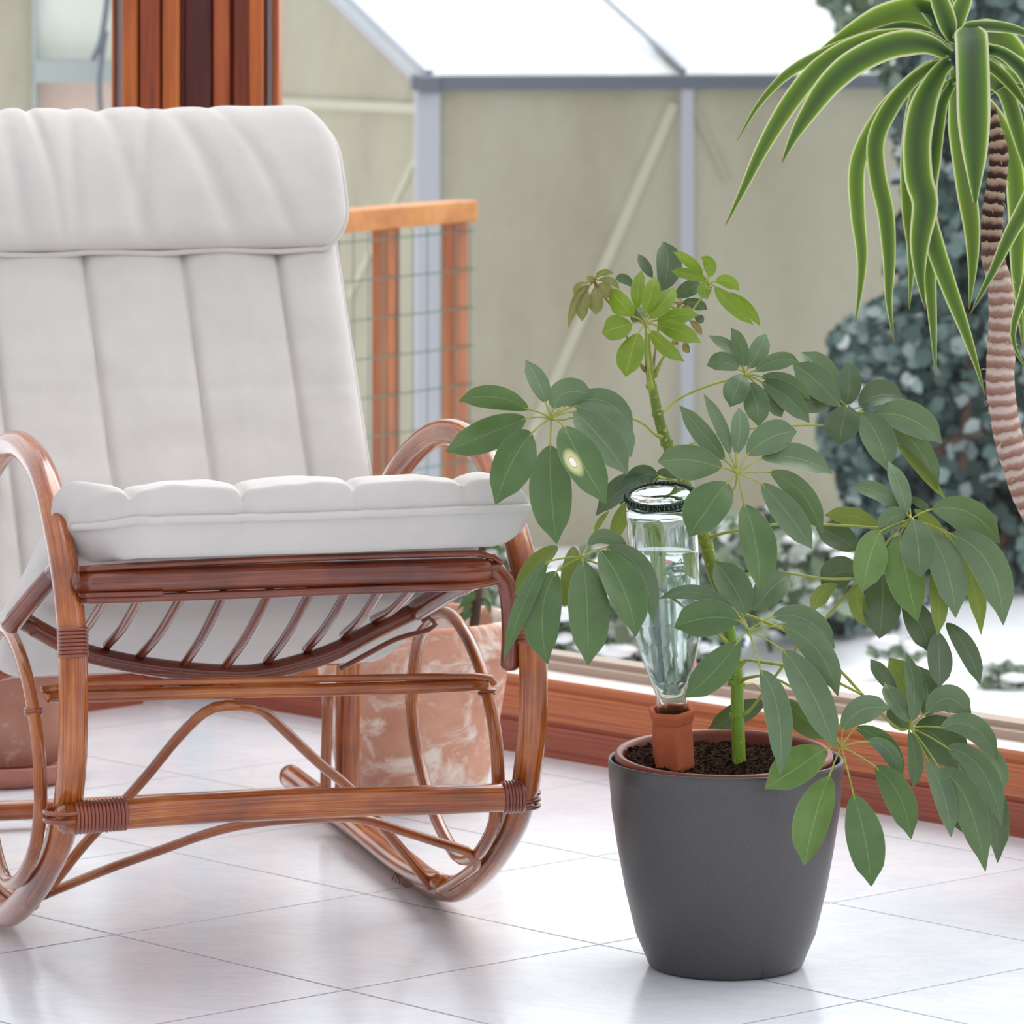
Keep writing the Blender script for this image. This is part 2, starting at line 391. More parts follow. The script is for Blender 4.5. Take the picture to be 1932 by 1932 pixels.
def m_trunk():
    n = NT('ringed_trunk'); uv = n.coord('UV'); ob = n.coord('Object')
    sx = n.add('ShaderNodeSeparateXYZ'); n.link(uv, sx.inputs[0])
    d = n.noise(n.mapping(uv, (3, 26, 1)), 2.2, 3, 0.6)
    fr = n.math('FRACT', n.math('ADD', n.math('MULTIPLY', sx.outputs[1], 62.0), n.math('MULTIPLY', d, 0.7)))
    c1 = n.ramp(fr, [(0.0, srgb(196, 174, 162)), (0.25, srgb(204, 186, 176)), (0.5, srgb(164, 128, 114)), (0.85, srgb(138, 102, 90)), (1.0, srgb(192, 168, 156))])
    c2 = n.ramp(fr, [(0.0, srgb(190, 166, 140)), (0.3, srgb(158, 130, 110)), (0.55, srgb(72, 46, 44)), (0.9, srgb(48, 30, 32)), (1.0, srgb(180, 156, 132))])
    k = n.add('ShaderNodeMapRange'); k.inputs['From Min'].default_value = 0.17; k.inputs['From Max'].default_value = 0.215; n.link(sx.outputs[1], k.inputs['Value'])
    n.base(n.mix(k.outputs[0], c2, c1)); n.set(Roughness=0.85, Specular_IOR_Level=0.2); n.bump(fr, 0.5, 0.004); return n.mat
TRUNK = m_trunk()
FIBRE = NT('trunk_fibre').set(Base_Color=srgb(206, 184, 150), Roughness=0.9).mat
# ------------------------------------------------------------------ camera, sky, light
cam = bpy.data.cameras.new('camera'); cam.sensor_width = 36; cam.sensor_fit = 'HORIZONTAL'
cam.lens = F/1932*36; cam.shift_y = -(966-YH)/1932; cam.clip_end = 200
cam.dof.use_dof = True; cam.dof.focus_distance = 5.6; cam.dof.aperture_fstop = 11.0
co = bpy.data.objects.new('camera', cam); COL.objects.link(co); co.location = (0, 0, H); co.rotation_euler = (math.pi/2, 0, 0)
sc.camera = co
sc.view_settings.view_transform = 'Standard'; sc.view_settings.look = 'None'; sc.view_settings.gamma = 1; sc.view_settings.exposure = EXPOSURE
sc.view_settings.use_curve_mapping = False
w = bpy.data.worlds.new('overcast_sky'); sc.world = w; w.use_nodes = True
nt = w.node_tree; bg = nt.nodes['Background']
tc = nt.nodes.new('ShaderNodeTexCoord'); sp = nt.nodes.new('ShaderNodeVectorMath'); sp.operation = 'DOT_PRODUCT'
sp.inputs[1].default_value = Vector((0.45, 0.62, 0.64)).normalized(); nt.links.new(tc.outputs['Generated'], sp.inputs[0])
rp = nt.nodes.new('ShaderNodeValToRGB'); e = rp.color_ramp.elements
e[0].position = 0.0; e[0].color = (0.39, 0.40, 0.44, 1); e[1].position = 1.0; e[1].color = (0.99, 1.0, 1.05, 1)
mr = nt.nodes.new('ShaderNodeMapRange'); mr.inputs[1].default_value = -0.8; mr.inputs[2].default_value = 0.9
nt.links.new(sp.outputs['Value'], mr.inputs[0]); nt.links.new(mr.outputs[0], rp.inputs[0]); nt.links.new(rp.outputs[0], bg.inputs['Color'])
bg.inputs['Strength'].default_value = 1.0
sun = bpy.data.lights.new('soft_sun', 'SUN'); sun.energy = SUN_E; sun.angle = math.radians(50); sun.color = (0.98, 0.99, 1.0)
so = bpy.data.objects.new('soft_sun', sun); COL.objects.link(so)
so.rotation_euler = Vector((-0.35, -0.62, -0.9)).to_track_quat('-Z', 'Y').to_euler(); so.location = (2, 4, 6)

# ------------------------------------------------------------------ floor
pa = {k: onfloor(*v) for k, v in {(0,0):(215.5,1763),(1,0):(691.6,1685.4),(2,0):(1120.3,1617),(0,1):(649.9,1868),(1,1):(1132.7,1780.6),(2,1):(1563.7,1701),(1,2):(1627.5,1891.5)}.items()}
UB = ((pa[2,0]-pa[0,0])/2+(pa[2,1]-pa[0,1])/2)/2
WB = ((pa[0,1]-pa[0,0])+(pa[1,1]-pa[1,0])+(pa[2,1]-pa[2,0])+(pa[1,2]-pa[1,1]))/4
UB.z = WB.z = 0
ctr = sum(pa.values(), Vector())/7; kc = Vector((7/7, 5/7)); ORGT = ctr-UB*kc.x-WB*kc.y; ORGT.z = 0
FLOORM = m_floor(UB, WB, ORGT)
# the window corner: right wall runs along WD, left wall along UD
S0 = onfloor(1031.6, 1429); S1 = onfloor(1906, 1577.5)
WD = (S1-S0).normalized(); UD = Vector((-WD.y, WD.x, 0))          # UD points outwards (away from the room)
tcr = 0.80; CR = S0-WD*0.80                                        # inner corner of the room
WDL = Vector((-0.72, -0.694, 0)).normalized()                      # left wall direction, from corner towards the viewer
OUTL = Vector((WDL.y, -WDL.x, 0)); OUTL = OUTL if OUTL.y > 0 else -OUTL
mb = MB()
cA = CR; cB = CR+WD*2.6; cC = CR+WDL*2.6
back = [cC+Vector((-.2,-4.2,0)), cB+Vector((.2,-4.2,0))]
poly = [cA+UD*.05+OUTL*.05, cC+OUTL*.05, Vector((cC.x, 1.2, 0)), Vector((cB.x, 1.2, 0)), cB+UD*.05]
mb.face([mb.vert(p) for p in reversed(poly)][::-1]); mb.face([mb.vert(p-Vector((0,0,.06))) for p in poly][::-1])
fl = mb.build('floor', FLOORM, smooth=False); tag(fl, kind='structure')
if fl.data.polygons[0].normal.z < 0: fl.data.flip_normals()

# ------------------------------------------------------------------ sills, post, windows
HS = 0.116
def prism_run(mb, a, dirv, out, ln, prof, m=0, mlist=None):
    """extrude a closed (out, z) profile along dirv"""
    r0 = [mb.vert(a+out*o+Vector((0,0,z))) for o, z in prof]; r1 = [mb.vert(a+dirv*ln+out*o+Vector((0,0,z))) for o, z in prof]
    n = len(prof)
    for k in range(n):
        k2 = (k+1) % n
        mb.face((r0[k], r1[k], r1[k2], r0[k2]), [(0,0),(ln,0),(ln,.05),(0,.05)], mlist[k] if mlist else m)
    mb.face(r0[::-1], None, m); mb.face(r1, None, m)
def flat_fix(o):
    import bmesh
    bm = bmesh.new(); bm.from_mesh(o.data); bmesh.ops.recalc_face_normals(bm, faces=bm.faces); bm.to_mesh(o.data); bm.free(); return o
# profile: front face with two routed grooves, then the pale ledge, outer side
prof = [(0,0),(0,.046),(.004,.048),(.004,.052),(0,.054),(0,.098),(.003,.1),(.003,.102),(0,.104),(0,HS-.004),(.004,HS),(.064,HS),(.064,0)]
ml = [1,1,1,0,0,0,0,0,0,0,2,0,0]
for nm, d, o, ln in (('baseboard_right', WD, UD, 2.6), ('baseboard_left', WDL, OUTL, 2.6)):
    mb = MB(); prism_run(mb, CR+d*.10, d, o, ln-.1, prof, 0, ml)
    b = flat_fix(mb.build(nm, [WOODH, WOODHR, SILLTOP], smooth=False)); tag(b, kind='structure')
def window(nm, d, o, ln):
    mb = MB(); a = CR+d*.06+o*.064
    prism_run(mb, a, d, o, ln-.06, [(0,HS-.03),(0,HS+.012),(.012,HS+.014),(.012,HS+.022),(.05,HS+.022),(.05,HS-.03)])
    prism_run(mb, a, d, o, ln-.06, [(0,2.12),(0,2.2),(.05,2.2),(.05,2.12)])
    mb.box(a+d*(ln-.18)+o*.025+Vector((0,0,1.16)), d*.02, o*.025, Vector((0,0,1.0)))
    w_ = flat_fix(mb.build(nm, BEAD, smooth=False)); tag(w_, kind='structure')
    mb = MB(); c = CR+d*(ln/2)+o*.09+Vector((0,0,1.13))
    mb.box(c, d*((ln-.08)/2), o*.003, Vector((0,0,1.0)))
    g = flat_fix(mb.build('glass_pane', PANE, w_, smooth=False))
    return w_
window('window_1', WD, UD, 2.6)
window('window_2', WDL, OUTL, 2.6)
# corner post: stepped profile of boards, straight up
mb = MB(); dP = CR.y+0.02
pc = P(368, 0, dP); 
def pxx(px): return (px-CX)/F*dP
steps = [(209,216,.035,0),(216,231,.052,3),(231,261,.012,0),(261,266,.03,2),(266,304,.0,1),(304,309,.02,2),(309,340,-.008,0),(340,346,.03,2),(346,398,.045,2),(398,404,.05,2),(404,434,.004,1),(434,440,.03,2),(440,472,.026,1),(472,497,-.004,0),(497,502,.045,2),(502,514,.052,3),(514,525,.035,0)]
for a, b, dy, m in steps:
    xa, xb = pxx(a), pxx(b); y0 = dP-.02+dy; y1 = dP+.14
    mb.box(((xa+xb)/2, (y0+y1)/2, 1.11), ((xb-xa)/2, 0, 0), (0, (y1-y0)/2, 0), (0, 0, 1.11), m)
o = mb.build('trim_1', [WOODV, WOODR, WOODK, ALU], smooth=False, bevel=.0025); tag(o, kind='structure')

# ------------------------------------------------------------------ rocking chair (local frame: X right, Y back, Z up)
TH = math.radians(15.4); EX = Vector((math.cos(TH), math.sin(TH), 0)); EY = Vector((-math.sin(TH), math.cos(TH), 0))
CR_R = onfloor(820, 1697); CR_L = onfloor(-40, 1744)
OC = (CR_R+CR_L)/2; OC.z = 0; HW = 0.289
def W(X, Y, Z): return OC+EX*X+EY*Y+Vector((0, 0, Z))
def ray(px, py): return P(px, py, 1.0)-Vector((0, 0, H))
def LX(px, py, X):
    r = ray(px, py); o = Vector((0, 0, H)); t = (X-(o-OC).dot(EX))/r.dot(EX); return o+r*t
def LY(px, py, Y):
    r = ray(px, py); o = Vector((0, 0, H)); t = (Y-(o-OC).dot(EY))/r.dot(EY); return o+r*t
def loc(p): q = p-OC; return (q.dot(EX), q.dot(EY), q.z)
HL = HW-.035                                          # left side frame sits a little closer to the axis
LEFT = EX*(-(HW+HL))
chair = thing('rocking_chair', 'varnished brown rattan rocking chair holding the off-white cushion on the tiled floor', 'chair', OC)

right_hoop = [(548,1472),(572,1492),(605,1530),(642,1563),(680,1597),(722,1643),(765,1672),(812,1682),(862,1676),(912,1640),(949,1590),(973,1544),(992,1480),(997,1440),(1004,1384),(1006,1320),(1006,1250),(1003,1180),(996,1115),(981,1037),(965,980),(940,905),(910,853),(872,822),(840,815),(810,826),(776,856),(745,900),(715,965),(690,1040),(670,1120),(660,1200),(657,1300),(655,1400),(655,1500)]
hp = [LX(x, y, HW) for x, y in right_hoop]
for p in hp: p.z = max(p.z, 0.0172)
def two(name, pts, r, mat=RAT, off=LEFT, seg=14, closed=False, parent=chair):
    for d in (Vector(), off):                          # the left side frame splays out a little towards the floor
        mb = MB(); mb.tube([p+d+(EX*(-.015*(1-sm(0, .24, p.z))) if d.length else Vector()) for p in pts], r, seg, closed, step=.02); mb.build(name, mat, parent)
two('arm_hoop', hp, 0.0168, seg=18)
# inner bent loop inside each side
inner = [(800,1185),(815,1163),(838,1155),(862,1172),(888,1215),(908,1265),(919,1305),(929,1350),(938,1414),(940,1475),(934,1547),(917,1590),(899,1614),(880,1621),(860,1612),(834,1568),(818,1530),(800,1472),(789,1428),(780,1379),(776,1325),(780,1268),(788,1215)]
XI = HW-0.028
ip = [LX(x, y, XI) for x, y in inner]
XL = XI-.035
two('inner_hoop', ip, 0.0078, closed=True)
# second runner strip lying inside the rocker
rs = [LX(x, y, HW-.024) for x, y in ((632,1535),(660,1556),(700,1590),(745,1626),(790,1652),(830,1662))]
two('runner_strip', rs, 0.0105, off=EX*(-HW-HL+.048))
bp = [LX(x, y, HW-.034) for x, y in ((618,1300),(617,1370),(615,1430),(614,1500),(612,1545))]
two('back_upright', bp, 0.0075, off=EX*(-HW-HL+.068))

def single(name, pts, r, mat=RAT, seg=14, **k):
    mb = MB(); mb.tube(pts, r, seg, **k); return mb.build(name, mat, chair)
YF = loc(LX(1000, 1505, HW))[1]                       # depth of the front legs
fb = [(120,1545),(200,1540),(300,1531),(420,1524),(560,1517),(700,1512),(820,1509),(975,1504)]
fpts = [LY(x, y, YF-.002) for x, y in fb]
front = single('front_stretcher', fpts, [.0172,.0168,.0172,.0168,.0178,.0170,.0170,.0166], seg=18, step=.02)
YI = loc(LX(925, 1290, XI))[1]
mid = single('middle_stretcher', [LY(x, y, YI) for x, y in ((92,1314),(200,1312),(400,1306),(600,1302),(800,1296),(915,1291))], .0078, step=.02)
single('middle_stretcher_strip', [LY(x, y, YI-.003) for x, y in ((80,1302),(165,1290),(300,1287),(500,1283),(700,1279),(895,1276),(925,1280),(932,1290))], .0042, step=.015)
# seat apron: thick bar plus a strip above and below
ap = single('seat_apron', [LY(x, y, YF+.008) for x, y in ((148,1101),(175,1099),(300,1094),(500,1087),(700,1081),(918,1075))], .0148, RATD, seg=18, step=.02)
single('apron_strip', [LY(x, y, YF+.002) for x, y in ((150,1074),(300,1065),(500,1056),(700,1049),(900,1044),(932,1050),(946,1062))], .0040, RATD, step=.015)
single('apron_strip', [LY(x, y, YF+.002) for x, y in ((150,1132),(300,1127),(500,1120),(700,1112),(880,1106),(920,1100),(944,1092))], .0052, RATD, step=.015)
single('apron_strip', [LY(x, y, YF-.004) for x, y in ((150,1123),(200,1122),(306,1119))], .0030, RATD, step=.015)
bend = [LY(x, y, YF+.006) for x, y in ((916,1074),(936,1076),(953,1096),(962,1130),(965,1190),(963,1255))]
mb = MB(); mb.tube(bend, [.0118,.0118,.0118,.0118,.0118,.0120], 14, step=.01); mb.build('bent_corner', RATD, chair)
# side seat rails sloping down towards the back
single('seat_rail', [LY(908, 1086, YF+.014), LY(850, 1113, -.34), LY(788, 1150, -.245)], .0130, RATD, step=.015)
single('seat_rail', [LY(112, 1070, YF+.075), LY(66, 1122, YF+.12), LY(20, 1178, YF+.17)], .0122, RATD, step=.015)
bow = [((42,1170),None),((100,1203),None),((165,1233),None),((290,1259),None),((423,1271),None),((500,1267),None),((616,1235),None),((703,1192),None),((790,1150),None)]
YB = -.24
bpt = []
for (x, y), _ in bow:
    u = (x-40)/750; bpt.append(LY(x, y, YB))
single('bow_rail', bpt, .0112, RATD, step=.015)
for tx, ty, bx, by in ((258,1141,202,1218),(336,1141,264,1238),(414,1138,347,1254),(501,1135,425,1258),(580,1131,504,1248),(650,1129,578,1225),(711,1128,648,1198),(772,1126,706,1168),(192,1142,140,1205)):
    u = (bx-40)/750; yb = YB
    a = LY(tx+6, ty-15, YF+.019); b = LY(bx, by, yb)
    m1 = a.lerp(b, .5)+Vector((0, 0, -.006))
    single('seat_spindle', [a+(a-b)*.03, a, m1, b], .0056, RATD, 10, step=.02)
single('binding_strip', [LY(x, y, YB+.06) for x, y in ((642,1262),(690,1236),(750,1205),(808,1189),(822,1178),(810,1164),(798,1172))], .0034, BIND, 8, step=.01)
# braces
def brace(pts, y0, X1, name='brace', r=.0062):
    n = len(pts); fx, fy = pts[-1][:2]; ye = loc(LX(fx, fy, X1))[1]; out = []
    L = [0]
    for i in range(1, n): L.append(L[-1]+math.dist(pts[i], pts[i-1]))
    for (x, y), l in zip(pts, L): out.append(LY(x, y, lerp(y0, ye, l/L[-1])))
    return out
apx = YI+.004
b1 = brace([(428,1331),(385,1345),(335,1393),(280,1460),(225,1522),(160,1592),(112,1652),(96,1672)], apx, -XL)
b2 = brace([(428,1331),(490,1340),(530,1372),(600,1438),(660,1488),(715,1552),(765,1612),(800,1656),(812,1672)], apx, XI)
single('arch_brace', b1[::-1]+b2[1:], .0064, step=.015)
c1 = brace([(590,1543),(480,1553),(400,1570),(300,1605),(200,1641),(80,1690)], YF+.012, -XL+.005)
c2 = brace([(590,1543),(680,1545),(760,1568),(830,1590),(880,1606),(900,1622)], YF+.012, XI)
single('low_brace', c1[::-1]+c2[1:]+[LX(898, 1634, XI+.004), LX(862, 1660, XI+.004), LX(828, 1680, XI+.004)], .0058, step=.012)
# rear cross bar between the runners
rb = [LX(604, 1561, HW-.005)]; rb[0].z = .026
yr = loc(rb[0])[1]
single('rear_stretcher', [W(-HL+.005, yr, .026), W(0, yr, .025), W(HW-.005, yr, .026)], .0135, step=.03)
single('peg', [LX(603, 1545, HW-.012), LX(603, 1578, HW-.012)+Vector((0, 0, .006))], .0052, step=.01)
# back frame behind the pad
for s in (-1, 1):
    single('back_post', [W(s*.225, .20, .275), W(s*.225, .30, .45), W(s*.225, .44, .68), W(s*.215, .585, .93)], .013, step=.04)
single('back_rail', [W(-.215, .585, .93), W(0, .595, .945), W(.215, .585, .93)], .013, step=.04)
single('back_rail', [W(-.25, .21, .28), W(.25, .21, .28)], .012, step=.04)
# cane bindings: stacks of rings round a bar
def wrap(a, b, rad, n, r=.0024, name='binding', mat=BIND):
    mb = MB(); t = (b-a).normalized(); nn = t.orthogonal().normalized(); bb = t.cross(nn)
    for i in range(n):
        c = a.lerp(b, (i+.5)/n)
        mb.tube([c+(nn*math.cos(q)+bb*math.sin(q))*(rad+random.uniform(-.0003,.0003)) for q in [2*math.pi*k/20 for k in range(20)]], r, 6, True, step=.02)
    return mb.build(name, mat, chair)
def onp(pts, u):
    x = u*(len(pts)-1); i = min(int(x), len(pts)-2); return pts[i].lerp(pts[i+1], x-i)
wrap(LY(140, 1543, YF-.002), LY(238, 1535, YF-.002), .0172, 14)
wrap(LY(948, 1505, YF-.002), LY(985, 1502, YF-.002), .0172, 6)
lw = LX(1006, 1300, HW)
for yy in (1535, 1550):
    c = LY(118, yy-4, YF-.001); wrap(c-Vector((0,0,.001)), c+Vector((0,0,.001)), .0205, 1, .0028)
for yy in (1500, 1512, 1524):
    c = LX(986, yy-4, HW); wrap(c-Vector((0,0,.001)), c+Vector((0,0,.001)), .0195, 1, .0026)
legL = [LX(1004, 1150, HW)+LEFT, LX(1006, 1206, HW)+LEFT]
wrap(*legL, .0162, 8, .0022)
legR = [LX(975, 1130, HW-.008), LX(990, 1215, HW-.008)]
wrap(LX(999, 1150, HW), LX(1005, 1215, HW), .0165, 8, .0022)
for X, py in ((-XI, 0), (XI, 0)):
    c = ip[6]+(LEFT if X < 0 else Vector()); wrap(c-Vector((0,0,.004)), c+Vector((0,0,.004)), .0088, 2, .0028)
# frayed cane ends under the right runner
mb = MB()
for i in range(5):
    a = LX(752+i*4, 1676, HW-.01); a.z = .016; mb.tube([a, a+Vector((-.004-.002*i, -.012, -.008)), a+Vector((-.008+.002*i, -.024, -.0145))], .0009, 5, step=.01)
mb.build('frayed_cane', BIND, chair)

# ------------------------------------------------------------------ cushion
cush = thing('chair_cushion', 'off-white quilted cotton cushion with folded headrest laid in the rattan rocking chair', 'cushion', OC)
def catm(pts, t):
    n = len(pts)-1; x = min(t*n, n-1e-6); i = int(x); t = x-i
    p1, p2 = Vector(pts[i]), Vector(pts[i+1]); p0 = Vector(pts[i-1]) if i else p1*2-p2; p3 = Vector(pts[i+2]) if i+2 <= n else p2*2-p1
    return 0.5*((2*p1)+(p2-p0)*t+(2*p0-5*p1+4*p2-p3)*t*t+(3*p1-p0-3*p2+p3)*t**3)
def edgef(x, r, p=2.2):
    if x >= r: return 1.0
    return max(0.0, 1-(1-x/r)**p)**(1/p)
def slab(name, path, xl, xr, nx, ny, top, bot, er, seams=(), groove=.012, wr=None, crossseam=(), mat=CLOTH, e0=.03, e1=.03, flip=False, warp=None, pillow=0.0, gw=.0045, cushion=cush):
    """path: (Y,Z) mid line; top/bot: thickness functions of (a in m, b 0..1); closed surface"""
    mb = MB(); L = sum((Vector(path[i+1])-Vector(path[i])).length for i in range(len(path)-1))
    def side(sgn):
        g = []
        for j in range(ny+1):
            b = j/ny; b = 0.5-0.5*math.cos(math.pi*b)*(1) if False else b
            bb = b
            m = catm(path, bb); m2 = catm(path, min(bb+.01, 1)); m1 = catm(path, max(bb-.01, 0)); t = (m2-m1).normalized(); nrm = Vector((-t.y, t.x))*(-1 if flip else 1)
            row = []
            for i in range(nx+1):
                q = i/nx; q = 0.5-0.5*math.cos(math.pi*q) if False else q
                x0, x1 = xl(bb), xr(bb)
                # finer spacing near the edges
                q = lerp(q, 0.5-0.5*math.cos(math.pi*q), .6)
                x = lerp(x0, x1, q); ex = min(x-x0, x1-x); s = bb*L
                e = edgef(ex, er)*edgef(s, e0, 2.2 if sgn > 0 else 3.0)*edgef(L-s, e1)
                h = (top if sgn > 0 else bot)(x, bb)*e
                gr = 0
                for sx in seams:
                    gr = max(gr, math.exp(-abs((x-sx(bb))/gw)**1.3))
                    h += pillow*(min(1, abs(x-sx(bb))/.05)**.5-1)/max(1, len(seams))*1.6 if abs(x-sx(bb)) < .05 and sgn > 0 else 0
                for cb in crossseam: gr = max(gr, .22*math.exp(-((s-cb)/.010)**2))
                if sgn > 0: h -= groove*gr*min(1, e*1.2)
                pill = 0
                if wr and sgn > 0: h += wr(x, s)*e
                y, z = m.x+nrm.x*h*sgn, m.y+nrm.y*h*sgn
                if warp:
                    z += warp(x, bb); y += .118*(1-sm(-.275,-.165,x))*(1-sm(.05,.5,bb))
                row.append(mb.vert(W(x, y, z)))
            g.append(row)
        return g
    A = side(1); B = side(-1)
    for g, fl in ((A, False), (B, True)):
        for j in range(ny):
            for i in range(nx):
                q = (g[j][i], g[j][i+1], g[j+1][i+1], g[j+1][i])
                mb.face(q[::-1] if fl else q, [(i*.01, j*.01)]*4)
    o = mb.build(name, mat, cushion)
    import bmesh
    bm = bmesh.new(); bm.from_mesh(o.data); bmesh.ops.remove_doubles(bm, verts=bm.verts, dist=1e-5); bmesh.ops.recalc_face_normals(bm, faces=bm.faces); bm.to_mesh(o.data); bm.free()
    return o
nz = lambda x, y, z=0: noise.noise(Vector((x, y, z)))
# seat pad
spath = [(-.478,.548),(-.440,.552),(-.36,.530),(-.2,.455),(-.02,.375),(.14,.322)]
def seat_l(b): return -.262+.016*(1-sm(.05,.3,b))
def seat_r(b): return .262+.020*(1-sm(0,.10,b))
sq = [lambda b, c=c: c for c in (-.188,-.061,.070,.200)]
seat = slab('seat_pad', spath, seat_l, seat_r, 220, 70, lambda x,b: .036+.003*nz(x*9,b*5), lambda x,b: .050+.002*nz(x*7,b*4,3), .040, sq, .008, pillow=.02, warp=lambda x,b: -.018*(1-sm(-.25,-.17,x))*(1-sm(.02,.3,b)),
            wr=lambda x,s: .0022*nz(x*30,s*12,2), e0=.045, e1=.05)
# back pad
rec = Vector((.36,.61)).normalized(); pn = Vector((-rec.y, rec.x))
def bk(z): return (.10+.6*(z-.37)+.030, z-.018)
bpath = [bk(.318), bk(.5), bk(.66), bk(.82), bk(.955)]
bs = [lambda b, c=c, d=d: lerp(c, d, b) for c, d in ((-.208,-.228),(-.078,-.098),(.050,.036),(.178,.163))]
backp = slab('back_pad', bpath, lambda b: -.262, lambda b: lerp(.262,.250,b), 240, 90, lambda x,b: .034+.003*nz(x*6,b*6,8), lambda x,b: .03, .035, bs, .008, pillow=.02,
             wr=lambda x,s: .0016*nz(x*5,s*26,5)+.0012*nz(x*22,s*22,1), crossseam=(.335,), e0=.03, e1=.03)
# head flap folded over the top
def fk(z, off): 
    y, zz = bk(z); return (y+pn.x*off, zz+pn.y*off)
fpath = [fk(.978,.004), fk(.962,.028), fk(.925,.040), fk(.87,.044), fk(.80,.036)]
def fr(b):
    return .236+.028*sm(.0,.55,b)-.030*max(0,(b-.84)/.16)**2
def fwr(x, s):
    f = 0
    for c, wd, a, sl in ((-.27,.010,.0035,.1),(-.215,.008,.004,-.1),(-.185,.012,.0045,.12),(-.14,.008,.004,.16),(-.10,.010,.003,-.05),(-.04,.013,.0042,.25),(.0,.009,.003,-.18),(.06,.016,.0050,.42),(.13,.012,.003,.5)):
        d = (x-(c+sl*(s-.1)))/wd; f -= 1.35*a*math.exp(-d*d)*(.35+.65*abs(math.sin(s*14+c*40)))
    return f+.002*nz(x*14,s*9,4)
flap = slab('head_flap', fpath, lambda b: -.270, fr, 220, 70, lambda x,b: .022+.004*math.sin(math.pi*min(1,b*1.1)), lambda x,b: .012, .030, (), 0, wr=fwr, e0=.035, e1=.022, flip=True)
def cpipe(pts, r, parent, wob=.0012, name='piping', flat=1.0):
    mb = MB(); q = [Vector(p)+Vector((nz(i*.9,1),nz(i*.9,7),nz(i*.9,3)))*wob for i, p in enumerate(pts)]
    mb.tube(q, r, 8, step=.006, flat=flat); return mb.build(name, CLOTH, parent)
pth = lambda path, b, off=0: catm(path, b)
pxp = lambda i: lerp(seat_l(0)+.004, seat_r(0)-.004, i/40)
cpipe([W(pxp(i), -.480+.118*(1-sm(-.275,-.165,pxp(i))),   .5485-.018*(1-sm(-.25,-.17,lerp(seat_l(0)+.004, seat_r(0)-.004, i/40)))-.002*(1-abs(i/20-1))) for i in range(41)], .0048, seat, .0016)
fe = []
for i in range(0, 24):
    b = 1-i/23*.98; m = catm(fpath, b); fe.append(W(fr(b)+.001, m.x, m.y))
fbm = catm(fpath, 1.0)
cpipe([W(lerp(-.268, fr(1)-.004, i/40), fbm.x-.001, fbm.y-.002+.004*math.sin(i*.5)*.4) for i in range(41)]+fe[1:], .0040, flap, .0010)
cpipe([W(lerp(.262,.250,b)+.001, catm(bpath,b).x, catm(bpath,b).y) for b in [i/30 for i in range(2, 31)]], .0036, backp, .0018)
# ------------------------------------------------------------------ cover pot, nursery pot, soil
PC = P(1369, 1818, 5.622); PC.z = 0
pot = thing('cover_pot', 'dark grey matte round flower pot standing on the tiles right of the chair', 'flower pot', PC)
prof_o = [(0,0),(.078,0),(.086,.0006),(.0915,.004),(.0945,.012),(.1062,.0394),(.1185,.090),(.1278,.1406),(.1345,.185),(.1372,.2205),(.1375,.2215),(.1378,.2225),(.1388,.2405),(.1385,.2432),(.1372,.2445),(.1352,.2438),(.1340,.2415),(.1330,.22),(.1300,.185),(.1235,.1406),(.114,.09),(.098,.03),(.080,.006),(0,.005)]
mb = MB(); mb.lathe(prof_o, PC, 96); o = flat_fix(mb.build('pot_body', POT, pot))
TILT = Matrix.Rotation(math.radians(2.9), 4, 'X')          # the inner pot leans a little towards the viewer
def tilted(mb, piv, M=TILT):
    for i in range(len(mb.v)): mb.v[i] = piv+M @ (mb.v[i]-piv)
PV = PC+Vector((-.002, 0, .2478))
nurse = thing('nursery_pot', 'terracotta coloured plastic nursery pot set inside the dark grey pot', 'flower pot', PC+Vector((0, 0, .03)))
prof_i = [(0,-.21),(.078,-.21),(.082,-.205),(.1195,-.012),(.1225,-.0105),(.127,-.010),(.1285,-.006),(.1288,0),(.1272,.0035),(.124,.0042),(.1205,.003),(.1185,-.002),(.117,-.02),(.080,-.2),(0,-.2)]
mb = MB(); mb.lathe(prof_i, PV, 96); tilted(mb, PV); flat_fix(mb.build('pot_wall', PLASTIC, nurse))
# soil: rough mounded disc plus loose crumbs
def soilz(x, y):
    p = Vector((x*16, y*16, 0)); r = math.hypot(x, y)
    return -.012+.006*noise.noise(p)+.0045*noise.noise(p*2.7)+.0032*noise.noise(p*7)+.0022*noise.noise(p*15)+.012*math.exp(-((x+.085)**2+(y-.03)**2)/.0012)+.006*math.exp(-((x+.06)**2+(y+.0)**2)/.002)+.004*math.exp(-((x-.05)**2+(y-.04)**2)/.002)
mb = MB(); nr, ns = 60, 150; rings = []
for j in range(nr+1):
    r = .1178*j/nr
    rings.append([mb.vert(PV+Vector((r*math.cos(a), r*math.sin(a), soilz(r*math.cos(a), r*math.sin(a)) if j < nr else -.022))) for a in [2*math.pi*k/ns for k in range(ns)]])
for j in range(nr):
    for k in range(ns):
        k2 = (k+1) % ns; mb.face((rings[j][k], rings[j+1][k], rings[j+1][k2], rings[j][k2]))
for i in range(1500):                                       # peat crumbs and fibres
    a = random.uniform(0, 6.283); r = .116*math.sqrt(random.random()); x, y = r*math.cos(a), r*math.sin(a)
    c = PV+Vector((x, y, soilz(x, y)+.0005)); ln = random.uniform(.0012, .004); d = Vector((random.gauss(0,1), random.gauss(0,1), random.gauss(0,.5))).normalized()*ln
    e1 = d.orthogonal().normalized()*random.uniform(.0004, .0011); e2 = d.normalized().cross(e1)
    i0 = [mb.vert(c-d+e1), mb.vert(c-d-e1*.5+e2), mb.vert(c-d-e1*.5-e2), mb.vert(c+d+e1*.7), mb.vert(c+d-e1*.4+e2*.7), mb.vert(c+d-e1*.4-e2*.7)]
    for q in ((0,1,2),(5,4,3),(0,3,4,1),(1,4,5,2),(2,5,3,0)): mb.face([i0[t] for t in q])
